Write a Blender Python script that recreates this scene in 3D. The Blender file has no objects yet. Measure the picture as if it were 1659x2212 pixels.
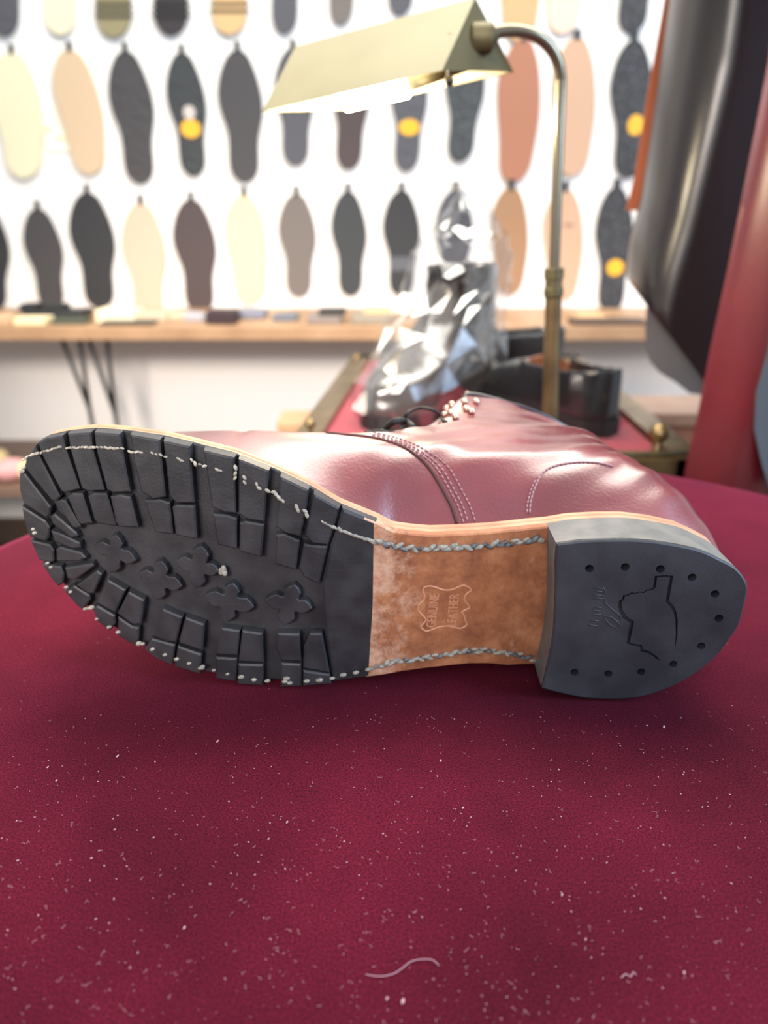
import bpy, bmesh, math, random
import numpy as np
from mathutils import Vector, noise
from mathutils.bvhtree import BVHTree
random.seed(7); np.random.seed(7)

# ------------------------------------------------------------------ camera
sc = bpy.context.scene
TAB = 0.75                       # height of the round velvet table top
CAM = Vector((0.0, 0.0, TAB + 0.195))
PITCH = math.radians(22.0)
FPX = 1660.0
cd = bpy.data.cameras.new('camera'); cam = bpy.data.objects.new('camera', cd)
sc.collection.objects.link(cam); sc.camera = cam
cam.location = CAM; cam.rotation_euler = (math.radians(90) - PITCH, 0, 0)
cd.sensor_fit = 'VERTICAL'; cd.sensor_height = 36.0; cd.lens = 36.0 * FPX / 2212.0
cd.clip_start = 0.01; cd.clip_end = 50
cd.dof.use_dof = True; cd.dof.focus_distance = 0.288; cd.dof.aperture_fstop = 7.4

# ------------------------------------------------------------------ world and lights
w = bpy.data.worlds.new('world'); sc.world = w; w.use_nodes = True
bg = w.node_tree.nodes['Background']; bg.inputs[0].default_value = (0.93, 0.96, 1.0, 1); bg.inputs[1].default_value = 0.44
def area(name, loc, target, sx, sy, power, col):
    l = bpy.data.lights.new(name, 'AREA'); l.shape = 'RECTANGLE'; l.size = sx; l.size_y = sy
    l.energy = power; l.color = col
    o = bpy.data.objects.new(name, l); sc.collection.objects.link(o); o.location = loc
    o.rotation_euler = (Vector(target) - Vector(loc)).to_track_quat('-Z', 'Y').to_euler()
    return o
area('wall_wash_light', (0.0, 1.25, 2.5), (0, 2.1, 1.0), 2.6, 0.35, 27, (1.0, 0.93, 0.82))
area('ceiling_light', (0.25, 1.0, 2.3), (0.1, 0.4, 0.75), 1.7, 0.9, 34, (1.0, 0.94, 0.84))
area('window_light', (1.9, -0.2, 1.7), (0.0, 0.35, 0.8), 0.9, 1.4, 46, (0.52, 0.72, 1.0))
area('shop_front_light', (-0.4, -1.5, 2.1), (0.0, 0.4, 0.8), 1.6, 1.0, 14, (0.72, 0.84, 1.0))
for loc_, aim_, sz_, en_ in (((-0.6, -1.2, 1.7), (-0.35, 2.1, 0.30), 30, 330), ((-0.95, -1.2, 1.65), (0.55, 2.1, 0.46), 17, 330)):  # added unseen fill spots that brighten the wall below the shelf
    sl = bpy.data.lights.new('lower_wall_fill', 'SPOT'); sl.energy = en_; sl.color = (1.0, 0.86, 0.74); sl.spot_size = math.radians(sz_); sl.spot_blend = 0.8; sl.shadow_soft_size = 0.25
    so = bpy.data.objects.new('lower_wall_fill', sl); sc.collection.objects.link(so); so.location = loc_
    so.rotation_euler = (Vector(aim_) - so.location).to_track_quat('-Z', 'Y').to_euler()
sc.view_settings.view_transform = 'Standard'
try: sc.view_settings.look = 'None'
except Exception: pass
sc.view_settings.gamma = 1.0; sc.view_settings.use_curve_mapping = False
sc.view_settings.exposure = 0.35

# ------------------------------------------------------------------ pixel -> ray helpers (frame 1659 x 2212)
FW = Vector((0, math.cos(PITCH), -math.sin(PITCH))); UPV = Vector((0, math.sin(PITCH), math.cos(PITCH)))
def ray(px, py): return FW + Vector((1, 0, 0)) * ((px - 829.5) / FPX) - UPV * ((py - 1106.0) / FPX)
def on_y(px, py, Y):
    d = ray(px, py); return CAM + d * (Y / d.y)
def on_z(px, py, z):
    d = ray(px, py); return CAM + d * ((z - CAM.z) / d.z)

# ------------------------------------------------------------------ mesh helpers
def srgb(r, g, b):
    f = lambda c: (c / 255 / 12.92) if c / 255 <= 0.04045 else ((c / 255 + 0.055) / 1.055) ** 2.4
    return (f(r), f(g), f(b), 1)
def mk(name, verts, faces, m, parent=None, loc=None, smooth=False, mats=None, fm=None):
    """one mesh object; verts are in world space, origin goes to loc"""
    L = Vector(loc) if loc is not None else Vector((0, 0, 0))
    P = parent_world(parent)
    me = bpy.data.meshes.new(name)
    base = L if parent is None else P + L
    if parent is None: vs = [Vector(v) - L for v in verts]
    else: vs = [Vector(v) - P for v in verts]
    me.from_pydata(vs, [], faces); me.update()
    if mats:
        for x in mats: me.materials.append(x)
        for p, i in zip(me.polygons, fm): p.material_index = i
    elif m: me.materials.append(m)
    if smooth: me.polygons.foreach_set('use_smooth', [True] * len(me.polygons))
    o = bpy.data.objects.new(name, me); sc.collection.objects.link(o)
    if parent is not None: o.parent = parent
    else: o.location = L
    return o
def parent_world(p):
    v = Vector((0, 0, 0))
    while p is not None:
        v = v + p.location; p = p.parent
    return v
def tag(o, label, cat, group=None, kind=None):
    if label: o['label'] = label
    if cat: o['category'] = cat
    if group: o['group'] = group
    if kind: o['kind'] = kind
    return o
def thing(name, loc, label, cat, group=None):
    o = bpy.data.objects.new(name, None); sc.collection.objects.link(o); o.location = loc
    o.empty_display_size = 0.02
    return tag(o, label, cat, group)
def struct(o): o['kind'] = 'structure'; return o
class MB:
    def __init__(s): s.v = []; s.f = []; s.m = []; s.cur = 0
    def add(s, vs, fs):
        n = len(s.v); s.v += [Vector(v) for v in vs]; s.f += [tuple(i + n for i in f) for f in fs]; s.m += [s.cur] * len(fs)
    def box(s, lo, hi, bev=0.0):
        x0, y0, z0 = lo; x1, y1, z1 = hi
        if bev <= 0:
            vs = [(x0,y0,z0),(x1,y0,z0),(x1,y1,z0),(x0,y1,z0),(x0,y0,z1),(x1,y0,z1),(x1,y1,z1),(x0,y1,z1)]
            s.add(vs, [(0,3,2,1),(4,5,6,7),(0,1,5,4),(1,2,6,5),(2,3,7,6),(3,0,4,7)]); return
        bm = bmesh.new(); bmesh.ops.create_cube(bm, size=1)
        for v in bm.verts:
            v.co = Vector(((x0+x1)/2 + v.co.x*(x1-x0), (y0+y1)/2 + v.co.y*(y1-y0), (z0+z1)/2 + v.co.z*(z1-z0)))
        bmesh.ops.bevel(bm, geom=bm.edges[:], offset=bev, segments=2, affect='EDGES', profile=0.7)
        bm.verts.index_update(); s.add([v.co.copy() for v in bm.verts], [tuple(v.index for v in f.verts) for f in bm.faces]); bm.free()
    def tube(s, pts, r, seg=8, cap=True):
        pts = [Vector(p) for p in pts]; n = len(pts)
        rr = r if isinstance(r, (list, tuple)) else [r] * n
        rings = []; ref = None
        for i, p in enumerate(pts):
            t = (pts[min(i+1, n-1)] - pts[max(i-1, 0)]).normalized()
            if ref is None:
                ref = t.orthogonal().normalized()
            ref = (ref - t * ref.dot(t)).normalized(); b = t.cross(ref)
            rings.append([p + (ref * math.cos(a) + b * math.sin(a)) * rr[i] for a in [2*math.pi*k/seg for k in range(seg)]])
        vs = [v for g in rings for v in g]; fs = []
        for i in range(n-1):
            for k in range(seg):
                fs.append((i*seg+k, i*seg+(k+1)%seg, (i+1)*seg+(k+1)%seg, (i+1)*seg+k))
        if cap: fs += [tuple(range(seg-1, -1, -1)), tuple((n-1)*seg+k for k in range(seg))]
        s.add(vs, fs)
    def ball(s, c, r, ax=(1,0,0), seg=10, rings=7, sc3=(1,1,1)):
        c = Vector(c); a = Vector(ax).normalized(); b = a.orthogonal().normalized(); d = a.cross(b)
        vs = [c + a*r*sc3[0]]; fs = []
        for i in range(1, rings):
            th = math.pi*i/rings
            for k in range(seg):
                ph = 2*math.pi*k/seg
                vs.append(c + a*r*sc3[0]*math.cos(th) + (b*sc3[1]*math.cos(ph) + d*sc3[2]*math.sin(ph))*r*math.sin(th))
        vs.append(c - a*r*sc3[0]); last = len(vs)-1
        for k in range(seg): fs.append((0, 1+k, 1+(k+1)%seg)); fs.append((last, 1+(rings-2)*seg+(k+1)%seg, 1+(rings-2)*seg+k))
        for i in range(rings-2):
            for k in range(seg): fs.append((1+i*seg+k, 1+(i+1)*seg+k, 1+(i+1)*seg+(k+1)%seg, 1+i*seg+(k+1)%seg))
        s.add(vs, fs)
    def loft(s, loops, cap0=True, cap1=True):
        n = len(loops[0]); vs = [v for l in loops for v in l]; fs = []
        for i in range(len(loops)-1):
            for k in range(n): fs.append((i*n+k, i*n+(k+1)%n, (i+1)*n+(k+1)%n, (i+1)*n+k))
        if cap0: fs.append(tuple(range(n-1, -1, -1)))
        if cap1: fs.append(tuple((len(loops)-1)*n+k for k in range(n)))
        s.add(vs, fs)
    def build(s, name, m, parent=None, loc=None, smooth=False, mats=None):
        o = mk(name, s.v, s.f, m, parent, loc, smooth, mats, s.m)
        bm = bmesh.new(); bm.from_mesh(o.data); bmesh.ops.recalc_face_normals(bm, faces=bm.faces[:]); bm.to_mesh(o.data); bm.free()
        return o
def autosmooth(o, ang=35):
    a = math.radians(ang); me = o.data
    bm = bmesh.new(); bm.from_mesh(me)
    for f in bm.faces: f.smooth = True
    for e in bm.edges:
        if len(e.link_faces) == 2 and e.calc_face_angle(0) > a: e.smooth = False
    bm.to_mesh(me); bm.free(); return o
def catmull(pts, n=6, closed=False):
    P = [np.array(p, float) for p in pts]; out = []; N = len(P)
    rng = range(N if closed else N-1)
    for i in rng:
        if closed: a, b, c, d = P[(i-1)%N], P[i], P[(i+1)%N], P[(i+2)%N]
        else: a, b, c, d = P[max(i-1,0)], P[i], P[i+1], P[min(i+2,N-1)]
        for k in range(n):
            t = k/n
            out.append(0.5*((2*b)+(-a+c)*t+(2*a-5*b+4*c-d)*t*t+(-a+3*b-3*c+d)*t**3))
    if not closed: out.append(P[-1])
    return out
def surface_nets(F, org, h, smooth=3):
    S = F > 0; nx, ny, nz = F.shape
    acc = np.zeros((nx-1, ny-1, nz-1, 3)); cnt = np.zeros((nx-1, ny-1, nz-1))
    cs = [(a,b,c) for a in (0,1) for b in (0,1) for c in (0,1)]
    sl = lambda A, o: A[o[0]:nx-1+o[0], o[1]:ny-1+o[1], o[2]:nz-1+o[2]]
    for a in cs:
        for ax in range(3):
            if a[ax] == 0:
                b = list(a); b[ax] = 1
                fa, fb = sl(F, a), sl(F, b); m = (fa > 0) != (fb > 0)
                den = np.where(m, fa-fb, 1.0); t = np.where(m, fa/den, 0)
                for q in range(3):
                    acc[..., q] += np.where(m, a[q] + (t if q == ax else 0), 0)
                cnt += m
    act = cnt > 0; idx = -np.ones(act.shape, int); ii = np.argwhere(act); idx[act] = np.arange(len(ii))
    V = np.array(org) + (ii + acc[act]/cnt[act][:, None]) * h
    quads = []
    for ax in range(3):
        o0 = [slice(None)]*3; o1 = [slice(None)]*3; o0[ax] = slice(0,-1); o1[ax] = slice(1,None)
        A, B = S[tuple(o0)], S[tuple(o1)]
        u, v = (ax+1)%3, (ax+2)%3
        for sgn, M in ((1, A & ~B), (0, ~A & B)):
            E = np.argwhere(M)
            E = E[(E[:,u] > 0) & (E[:,v] > 0) & (E[:,u] < F.shape[u]-1) & (E[:,v] < F.shape[v]-1)]
            du = np.zeros(3, int); du[u] = 1; dv = np.zeros(3, int); dv[v] = 1
            g = lambda e: idx[e[:,0], e[:,1], e[:,2]]
            q = np.stack([g(E-du-dv), g(E-dv), g(E), g(E-du)], 1)
            quads.append(q if sgn else q[:, ::-1])
    Q = np.concatenate(quads); Q = Q[(Q >= 0).all(1)]
    ed = np.concatenate([Q[:, [0,1]], Q[:, [1,2]], Q[:, [2,3]], Q[:, [3,0]]])
    for _ in range(smooth):
        s_ = np.zeros_like(V); c_ = np.zeros(len(V))
        np.add.at(s_, ed[:,0], V[ed[:,1]]); np.add.at(s_, ed[:,1], V[ed[:,0]])
        np.add.at(c_, ed[:,0], 1); np.add.at(c_, ed[:,1], 1)
        V = V*0.4 + 0.6*s_/np.maximum(c_, 1)[:, None]
    return V, Q
def seg_dist(X, Y, poly):
    D = np.full(X.shape, 1e9)
    for (ax, ay), (bx, by) in zip(poly[:-1], poly[1:]):
        dx, dy = bx-ax, by-ay; L = dx*dx+dy*dy+1e-12
        t = np.clip(((X-ax)*dx+(Y-ay)*dy)/L, 0, 1)
        D = np.minimum(D, np.hypot(X-ax-t*dx, Y-ay-t*dy))
    return D
def inside(X, Y, poly):
    r = np.zeros(X.shape, bool); n = len(poly)
    for i in range(n):
        (x0, y0), (x1, y1) = poly[i], poly[(i+1) % n]
        c = (y0 > Y) != (y1 > Y)
        xi = (x1-x0)*(Y-y0)/((y1-y0) if abs(y1-y0) > 1e-12 else 1e-12)+x0
        r ^= c & (X < xi)
    return r

# ------------------------------------------------------------------ materials
def mat(name, col, rough=0.5, metal=0.0, col2=None, nscale=20, bump=0.0, bscale=200, spec=0.5, coat=0.0, sheen=0.0,
        sheen_col=None, contrast=(0.35, 0.65), emis=None, estr=0, coat_rough=0.15, bdist=0.001, detail=4):
    m = bpy.data.materials.new(name); m.use_nodes = True; nt = m.node_tree; N = nt.nodes; p = N['Principled BSDF']
    p.inputs['Roughness'].default_value = rough; p.inputs['Metallic'].default_value = metal
    p.inputs['Specular IOR Level'].default_value = spec
    p.inputs['Coat Weight'].default_value = coat; p.inputs['Coat Roughness'].default_value = coat_rough
    p.inputs['Sheen Weight'].default_value = sheen
    if sheen_col: p.inputs['Sheen Tint'].default_value = sheen_col
    p.inputs['Base Color'].default_value = col
    tc = N.new('ShaderNodeTexCoord')
    if col2 is not None:
        n = N.new('ShaderNodeTexNoise'); n.inputs['Scale'].default_value = nscale; n.inputs['Detail'].default_value = detail
        r = N.new('ShaderNodeValToRGB'); r.color_ramp.elements[0].color = col; r.color_ramp.elements[1].color = col2
        r.color_ramp.elements[0].position = contrast[0]; r.color_ramp.elements[1].position = contrast[1]
        nt.links.new(tc.outputs['Object'], n.inputs['Vector']); nt.links.new(n.outputs['Fac'], r.inputs['Fac'])
        nt.links.new(r.outputs['Color'], p.inputs['Base Color'])
    if bump > 0:
        n2 = N.new('ShaderNodeTexNoise'); n2.inputs['Scale'].default_value = bscale; n2.inputs['Detail'].default_value = 3
        b = N.new('ShaderNodeBump'); b.inputs['Strength'].default_value = bump; b.inputs['Distance'].default_value = bdist
        nt.links.new(tc.outputs['Object'], n2.inputs['Vector']); nt.links.new(n2.outputs['Fac'], b.inputs['Height'])
        nt.links.new(b.outputs['Normal'], p.inputs['Normal'])
    if emis: p.inputs['Emission Color'].default_value = emis; p.inputs['Emission Strength'].default_value = estr
    return m
M = {}
M['wall'] = mat('white_paint', srgb(240, 238, 234), 0.7, bump=0.1, bscale=60)
M['floor'] = mat('dark_floor', srgb(70, 52, 40), 0.5, col2=srgb(92, 70, 54), nscale=6)
M['base'] = mat('dark_baseboard', srgb(82, 66, 56), 0.5)
M['oak'] = mat('oak_board', srgb(160, 124, 92), 0.5, col2=srgb(180, 144, 110), nscale=9)
M['walnut'] = mat('dark_wood', srgb(104, 66, 48), 0.45, col2=srgb(128, 84, 62), nscale=14)
M['blacksteel'] = mat('black_steel', srgb(38, 38, 42), 0.45)
M['brass'] = mat('aged_brass', srgb(138, 118, 84), 0.36, 0.85, col2=srgb(110, 92, 66), nscale=30)
M['brass_pale'] = mat('satin_brass', srgb(126, 122, 98), 0.5, 0.35, col2=srgb(118, 114, 90), nscale=12, spec=0.3)
M['brass_dark'] = mat('tarnished_brass', srgb(98, 90, 62), 0.5, 0.5, col2=srgb(72, 66, 46), nscale=60)
M['polebr'] = mat('pole_brass', srgb(132, 124, 106), 0.25, 0.9)
M['enamel'] = mat('shade_lining', srgb(238, 226, 190), 0.5)
M['bulb'] = mat('bulb_glass', (1, 0.85, 0.6, 1), 0.4, emis=(1, 0.86, 0.62, 1), estr=30)
M['rubber'] = mat('black_rubber', srgb(34, 35, 39), 0.45, col2=srgb(50, 51, 55), nscale=90, bump=0.35, bscale=900, bdist=0.0004)
M['rubberside'] = mat('sanded_rubber', srgb(98, 98, 98), 0.5, col2=srgb(116, 114, 110), nscale=120, bump=0.3, bscale=500, bdist=0.0003)
M['heelrubber'] = mat('heel_rubber', srgb(44, 46, 51), 0.5, col2=srgb(62, 64, 70), nscale=50, bump=0.3, bscale=1200, bdist=0.0003)
M['welt'] = mat('welt_leather', srgb(188, 128, 98), 0.5, col2=srgb(212, 158, 124), nscale=60, bump=0.3, bscale=300, bdist=0.0004)
M['stitch'] = mat('waxed_thread', srgb(120, 118, 112), 0.75, col2=srgb(170, 164, 150), nscale=600, bump=0.6, bscale=2500, bdist=0.0004)
M['stitchdark'] = mat('dark_waxed_thread', srgb(54, 56, 60), 0.6, col2=srgb(120, 124, 126), nscale=500, bump=0.6, bscale=2500, bdist=0.0004)
M['boot'] = mat('burgundy_leather', srgb(98, 20, 30), 0.36, col2=srgb(128, 40, 46), nscale=18, bump=0.3, bscale=750, bdist=0.0005, spec=0.9, coat=0.9, coat_rough=0.24)
M['bootstitch'] = mat('pink_grey_thread', srgb(150, 110, 116), 0.6)
M['seam'] = mat('dark_seam', srgb(66, 28, 28), 0.6)
M['lining'] = mat('dark_lining', srgb(44, 40, 42), 0.7)
M['lace'] = mat('black_lace', srgb(24, 23, 25), 0.65, bump=0.5, bscale=1500, bdist=0.0004)
M['eyelet'] = mat('eyelet_metal', srgb(214, 176, 160), 0.22, 0.9)
M['blackleather'] = mat('black_leather', srgb(26, 27, 30), 0.28, coat=0.5, bump=0.15, bscale=300, bdist=0.0005, coat_rough=0.12)
M['blacksole'] = mat('black_sole', srgb(22, 22, 24), 0.55)
M['tanlining'] = mat('tan_lining', srgb(112, 68, 44), 0.55)
M['greyelastic'] = mat('grey_elastic', srgb(120, 124, 122), 0.6)

def velvet():
    m = bpy.data.materials.new('burgundy_velvet'); m.use_nodes = True; nt = m.node_tree; N = nt.nodes; p = N['Principled BSDF']
    tc = N.new('ShaderNodeTexCoord')
    n = N.new('ShaderNodeTexNoise'); n.inputs['Scale'].default_value = 9; n.inputs['Detail'].default_value = 5; n.inputs['Roughness'].default_value = 0.6
    r = N.new('ShaderNodeValToRGB'); e = r.color_ramp.elements
    e[0].position = 0.34; e[0].color = srgb(58, 8, 22); e[1].position = 0.70; e[1].color = srgb(88, 18, 36)
    f = N.new('ShaderNodeTexNoise'); f.inputs['Scale'].default_value = 1500; f.inputs['Detail'].default_value = 2
    fr = N.new('ShaderNodeMapRange'); fr.inputs[1].default_value = 0.3; fr.inputs[2].default_value = 0.7; fr.inputs[3].default_value = 0.35; fr.inputs[4].default_value = 1.65
    mx = N.new('ShaderNodeVectorMath'); mx.operation = 'SCALE'
    # tiny pale dust specks
    v = N.new('ShaderNodeTexVoronoi'); v.inputs['Scale'].default_value = 240
    lt = N.new('ShaderNodeMapRange'); lt.inputs[1].default_value = 0.10; lt.inputs[2].default_value = 0.05; lt.inputs[3].default_value = 0; lt.inputs[4].default_value = 1
    sel = N.new('ShaderNodeSeparateColor'); gt = N.new('ShaderNodeMath'); gt.operation = 'GREATER_THAN'; gt.inputs[1].default_value = 0.86
    mu = N.new('ShaderNodeMath'); mu.operation = 'MULTIPLY'; mu2 = N.new('ShaderNodeMath'); mu2.operation = 'MULTIPLY'; mu2.inputs[1].default_value = 0.35
    mix = N.new('ShaderNodeMix'); mix.data_type = 'RGBA'; mix.inputs[7].default_value = srgb(190, 140, 140)
    b = N.new('ShaderNodeBump'); b.inputs['Strength'].default_value = 0.3; b.inputs['Distance'].default_value = 0.0003
    L = nt.links.new
    for t in (n, f, v): L(tc.outputs['Object'], t.inputs['Vector'])
    L(n.outputs['Fac'], r.inputs['Fac']); L(f.outputs['Fac'], fr.inputs[0]); L(r.outputs['Color'], mx.inputs[0]); L(fr.outputs[0], mx.inputs['Scale'])
    L(v.outputs['Distance'], lt.inputs[0]); L(v.outputs['Color'], sel.inputs[0]); L(sel.outputs[0], gt.inputs[0])
    L(lt.outputs[0], mu.inputs[0]); L(gt.outputs[0], mu.inputs[1]); L(mu.outputs[0], mu2.inputs[0])
    L(mu2.outputs[0], mix.inputs[0]); L(mx.outputs[0], mix.inputs[6]); L(mix.outputs[2], p.inputs['Base Color'])
    L(f.outputs['Fac'], b.inputs['Height']); L(b.outputs['Normal'], p.inputs['Normal'])
    p.inputs['Roughness'].default_value = 0.95; p.inputs['Specular IOR Level'].default_value = 0.1
    p.inputs['Sheen Weight'].default_value = 0.32; p.inputs['Sheen Roughness'].default_value = 0.35; p.inputs['Sheen Tint'].default_value = srgb(235, 95, 135)
    return m
M['velvet'] = velvet()
def waist_leather():
    m = bpy.data.materials.new('tan_shank_leather'); m.use_nodes = True; nt = m.node_tree; N = nt.nodes; p = N['Principled BSDF']; L = nt.links.new
    tc = N.new('ShaderNodeTexCoord')
    n = N.new('ShaderNodeTexNoise'); n.inputs['Scale'].default_value = 75; n.inputs['Detail'].default_value = 10; n.inputs['Roughness'].default_value = 0.76
    r = N.new('ShaderNodeValToRGB'); e = r.color_ramp.elements
    e[0].position = 0.30; e[0].color = srgb(108, 62, 44); e[1].position = 0.52; e[1].color = srgb(160, 102, 68)
    k = r.color_ramp.elements.new(0.68); k.color = srgb(184, 128, 90)
    n2 = N.new('ShaderNodeTexNoise'); n2.inputs['Scale'].default_value = 60; n2.inputs['Detail'].default_value = 8; n2.inputs['Roughness'].default_value = 0.75
    mp = N.new('ShaderNodeMapping'); mp.inputs['Scale'].default_value = (1, 1, 1)
    sx = N.new('ShaderNodeSeparateXYZ'); g = N.new('ShaderNodeMapRange')   # scuffed towards the rubber edge
    g.inputs[1].default_value = 0.028; g.inputs[2].default_value = -0.006; g.inputs[3].default_value = -0.12; g.inputs[4].default_value = 0.16
    ad = N.new('ShaderNodeMath'); ad.operation = 'ADD'
    s = N.new('ShaderNodeMapRange'); s.inputs[1].default_value = 0.52; s.inputs[2].default_value = 0.68; s.inputs[3].default_value = 0; s.inputs[4].default_value = 0.7
    mix = N.new('ShaderNodeMix'); mix.data_type = 'RGBA'; mix.inputs[7].default_value = srgb(206, 172, 148)
    L(tc.outputs['Object'], n.inputs['Vector']); L(n.outputs['Fac'], r.inputs['Fac']); L(tc.outputs['Object'], n2.inputs['Vector'])
    L(tc.outputs['Object'], sx.inputs[0]); L(sx.outputs[0], g.inputs[0]); L(n2.outputs['Fac'], ad.inputs[0]); L(g.outputs[0], ad.inputs[1])
    L(ad.outputs[0], s.inputs[0]); L(s.outputs[0], mix.inputs[0]); L(r.outputs['Color'], mix.inputs[6]); L(mix.outputs[2], p.inputs['Base Color'])
    b = N.new('ShaderNodeBump'); b.inputs['Strength'].default_value = 0.5; b.inputs['Distance'].default_value = 0.0004
    n3 = N.new('ShaderNodeTexNoise'); n3.inputs['Scale'].default_value = 500; n3.inputs['Detail'].default_value = 5
    L(tc.outputs['Object'], n3.inputs['Vector']); L(n3.outputs['Fac'], b.inputs['Height']); L(b.outputs['Normal'], p.inputs['Normal'])
    p.inputs['Roughness'].default_value = 0.5
    return m
M['waist'] = waist_leather()
def plastic():
    m = bpy.data.materials.new('clear_plastic'); m.use_nodes = True; nt = m.node_tree; N = nt.nodes
    N.remove(N['Principled BSDF']); out = N['Material Output']
    t = N.new('ShaderNodeBsdfTransparent'); t.inputs[0].default_value = (0.93, 0.94, 0.95, 1)
    g = N.new('ShaderNodeBsdfGlossy'); g.inputs['Roughness'].default_value = 0.12
    lw = N.new('ShaderNodeFresnel'); lw.inputs['IOR'].default_value = 1.6
    mr = N.new('ShaderNodeMath'); mr.operation = 'MULTIPLY_ADD'; mr.inputs[1].default_value = 0.30; mr.inputs[2].default_value = 0.0; mr.use_clamp = True
    mx = N.new('ShaderNodeMixShader')
    nt.links.new(lw.outputs[0], mr.inputs[0]); nt.links.new(mr.outputs[0], mx.inputs[0]); nt.links.new(t.outputs[0], mx.inputs[1]); nt.links.new(g.outputs[0], mx.inputs[2])
    nt.links.new(mx.outputs[0], out.inputs['Surface'])
    return m
M['plastic'] = plastic()

# ------------------------------------------------------------------ the room
WY = 2.10
b = MB(); b.box((-2.6, WY, 0.0), (2.6, WY + 0.12, 2.8)); struct(b.build('wall_back', M['wall']))
b = MB(); b.box((-2.6, -2.2, -0.05), (2.6, WY + 0.12, 0.0)); struct(b.build('floor', M['floor']))
b = MB(); b.box((-2.6, WY - 0.015, 0.0), (2.6, WY, 0.08), 0.003); struct(b.build('baseboard_back', M['base']))

# ------------------------------------------------------------------ round velvet table
TC = Vector((0.051, 0.294, 0)); TR = 0.321
t = thing('round_table', (TC.x, TC.y, 0), 'round table covered in burgundy velvet under the upturned boot', 'table')
prof = [(0.0, TAB), (TR - 0.012, TAB), (TR - 0.004, TAB - 0.0015), (TR, TAB - 0.006), (TR, TAB - 0.026), (TR - 0.004, TAB - 0.03), (0.0, TAB - 0.03)]
SEG = 160; vs = []; fs = []
radii = [0.0, 0.08, 0.16, 0.24] + [p[0] for p in prof[1:-1]]
zs = [TAB]*4 + [p[1] for p in prof[1:-1]]
for r_, z_ in zip(radii[1:], zs[1:]):
    for k in range(SEG): a = 2*math.pi*k/SEG; vs.append((TC.x + r_*math.cos(a), TC.y + r_*math.sin(a), z_))
n = len(radii) - 1
vs.append((TC.x, TC.y, TAB)); c0 = len(vs)-1; vs.append((TC.x, TC.y, TAB-0.03)); c1 = len(vs)-1
for k in range(SEG): fs.append((c0, k, (k+1)%SEG)); fs.append((c1, (n-1)*SEG+(k+1)%SEG, (n-1)*SEG+k))
for i in range(n-1):
    for k in range(SEG): fs.append((i*SEG+k, (i+1)*SEG+k, (i+1)*SEG+(k+1)%SEG, i*SEG+(k+1)%SEG))
mk('velvet_top', vs, fs, M['velvet'], t, smooth=True)
b = MB(); b.tube([(TC.x, TC.y, 0.03), (TC.x, TC.y, 0.1), (TC.x, TC.y, 0.3), (TC.x, TC.y, 0.6), (TC.x, TC.y, 0.722)], [0.05, 0.035, 0.028, 0.03, 0.06], 24)
autosmooth(b.build('pedestal', M['walnut'], t))
b = MB(); b.tube([(TC.x, TC.y, 0.0), (TC.x, TC.y, 0.02), (TC.x, TC.y, 0.034)], [0.2, 0.195, 0.12], 40); autosmooth(b.build('foot', M['walnut'], t))

# ------------------------------------------------------------------ THE BOOT
Y0 = 0.276; KY = 0.06
GX = [-.150, -.125, -.10, -.07, -.03, 0.0, .03, .06, .075, .10, .16]
GV = [.0150, .0090, .0045, .0010, 0.0, .0025, .0085, .0150, .0165, .0180, .0180]
def g(x): return float(np.interp(x, GX, GV))
def Ysole(x): return Y0 - KY*x + g(x)
def Yheel(x): return Y0 - 0.001 - KY*x
def hit(px, py, fn):
    Y = Y0
    for _ in range(14):
        p = on_y(px, py, Y); Y = fn(p.x)
    return on_y(px, py, Y)
def hs(px, py): return hit(px, py, Ysole)
def Z1(x, y): return hs(x/2.9625, 880 + y/2.9625)
def Z2(x, y): return hs(500 + x/3.6065, 900 + y/3.6065)
def Z3(x, y): return hs(780 + x/3.6065, 1080 + y/3.6065)
def Z4(x, y): return hit(1130 + x/3.136, 1080 + y/3.136, Yheel)

foot_top = [(42,1049),(40,1030),(42,1015),(48,998),(56,985),(74,961),(101,946),(142,937),(199,932),(263,937),(348,949),(412,964),(500,986),(583,1018),(666,1058),(733,1098),(813,1130)]
waist_top = [(849,1149),(891,1155),(932,1158),(988,1156),(1057,1152),(1127,1145)]
foot_bot = [(42,1049),(42,1083),(51,1123),(64,1164),(84,1211),(108,1248),(135,1278),(169,1312),(209,1342),(243,1369),(287,1396),(324,1420),(371,1440),(432,1461),(506,1476),(560,1484),(639,1488),(722,1480),(801,1467)]
waist_bot = [(863,1457),(919,1449),(974,1443),(1016,1439),(1057,1439),(1099,1443)]
heel_px = [(1203,1176),(1258,1169),(1321,1167),(1385,1168),(1449,1176),(1513,1190),(1560,1211),(1589,1227),(1608,1249),(1615,1271),(1608,1310),(1596,1351),(1573,1386),(1545,1421),(1497,1459),(1449,1485),(1401,1502),(1360,1510),(1305,1512),(1258,1508),(1210,1498),(1171,1488)]
breast_px = [(1181,1447),(1191,1399),(1197,1351),(1200,1271),(1200,1215)]
H = [hit(px, py, Yheel) for px, py in heel_px]
Vz = lambda p: max(p.z, TAB + 0.0012)
top_ch = [(p.x, Vz(p)) for p in [hs(*q) for q in foot_top + waist_top]] + [(p.x, Vz(p)) for p in H[0:10]]
bot_ch = [(p.x, Vz(p)) for p in [hs(*q) for q in foot_bot + waist_bot]] + [(p.x, Vz(p)) for p in H[9:][::-1]]
XT = [p[0] for p in top_ch]; VT = [p[1] for p in top_ch]; XB = [p[0] for p in bot_ch]; VB = [p[1] for p in bot_ch]
def mono(X, V):
    o = np.argsort(X); return np.array(X)[o], np.array(V)[o]
XT, VT = mono(XT, VT); XB, VB = mono(XB, VB)
XMIN = min(XT[0], XB[0]); XMAX = max(XT[-1], XB[-1])
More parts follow.
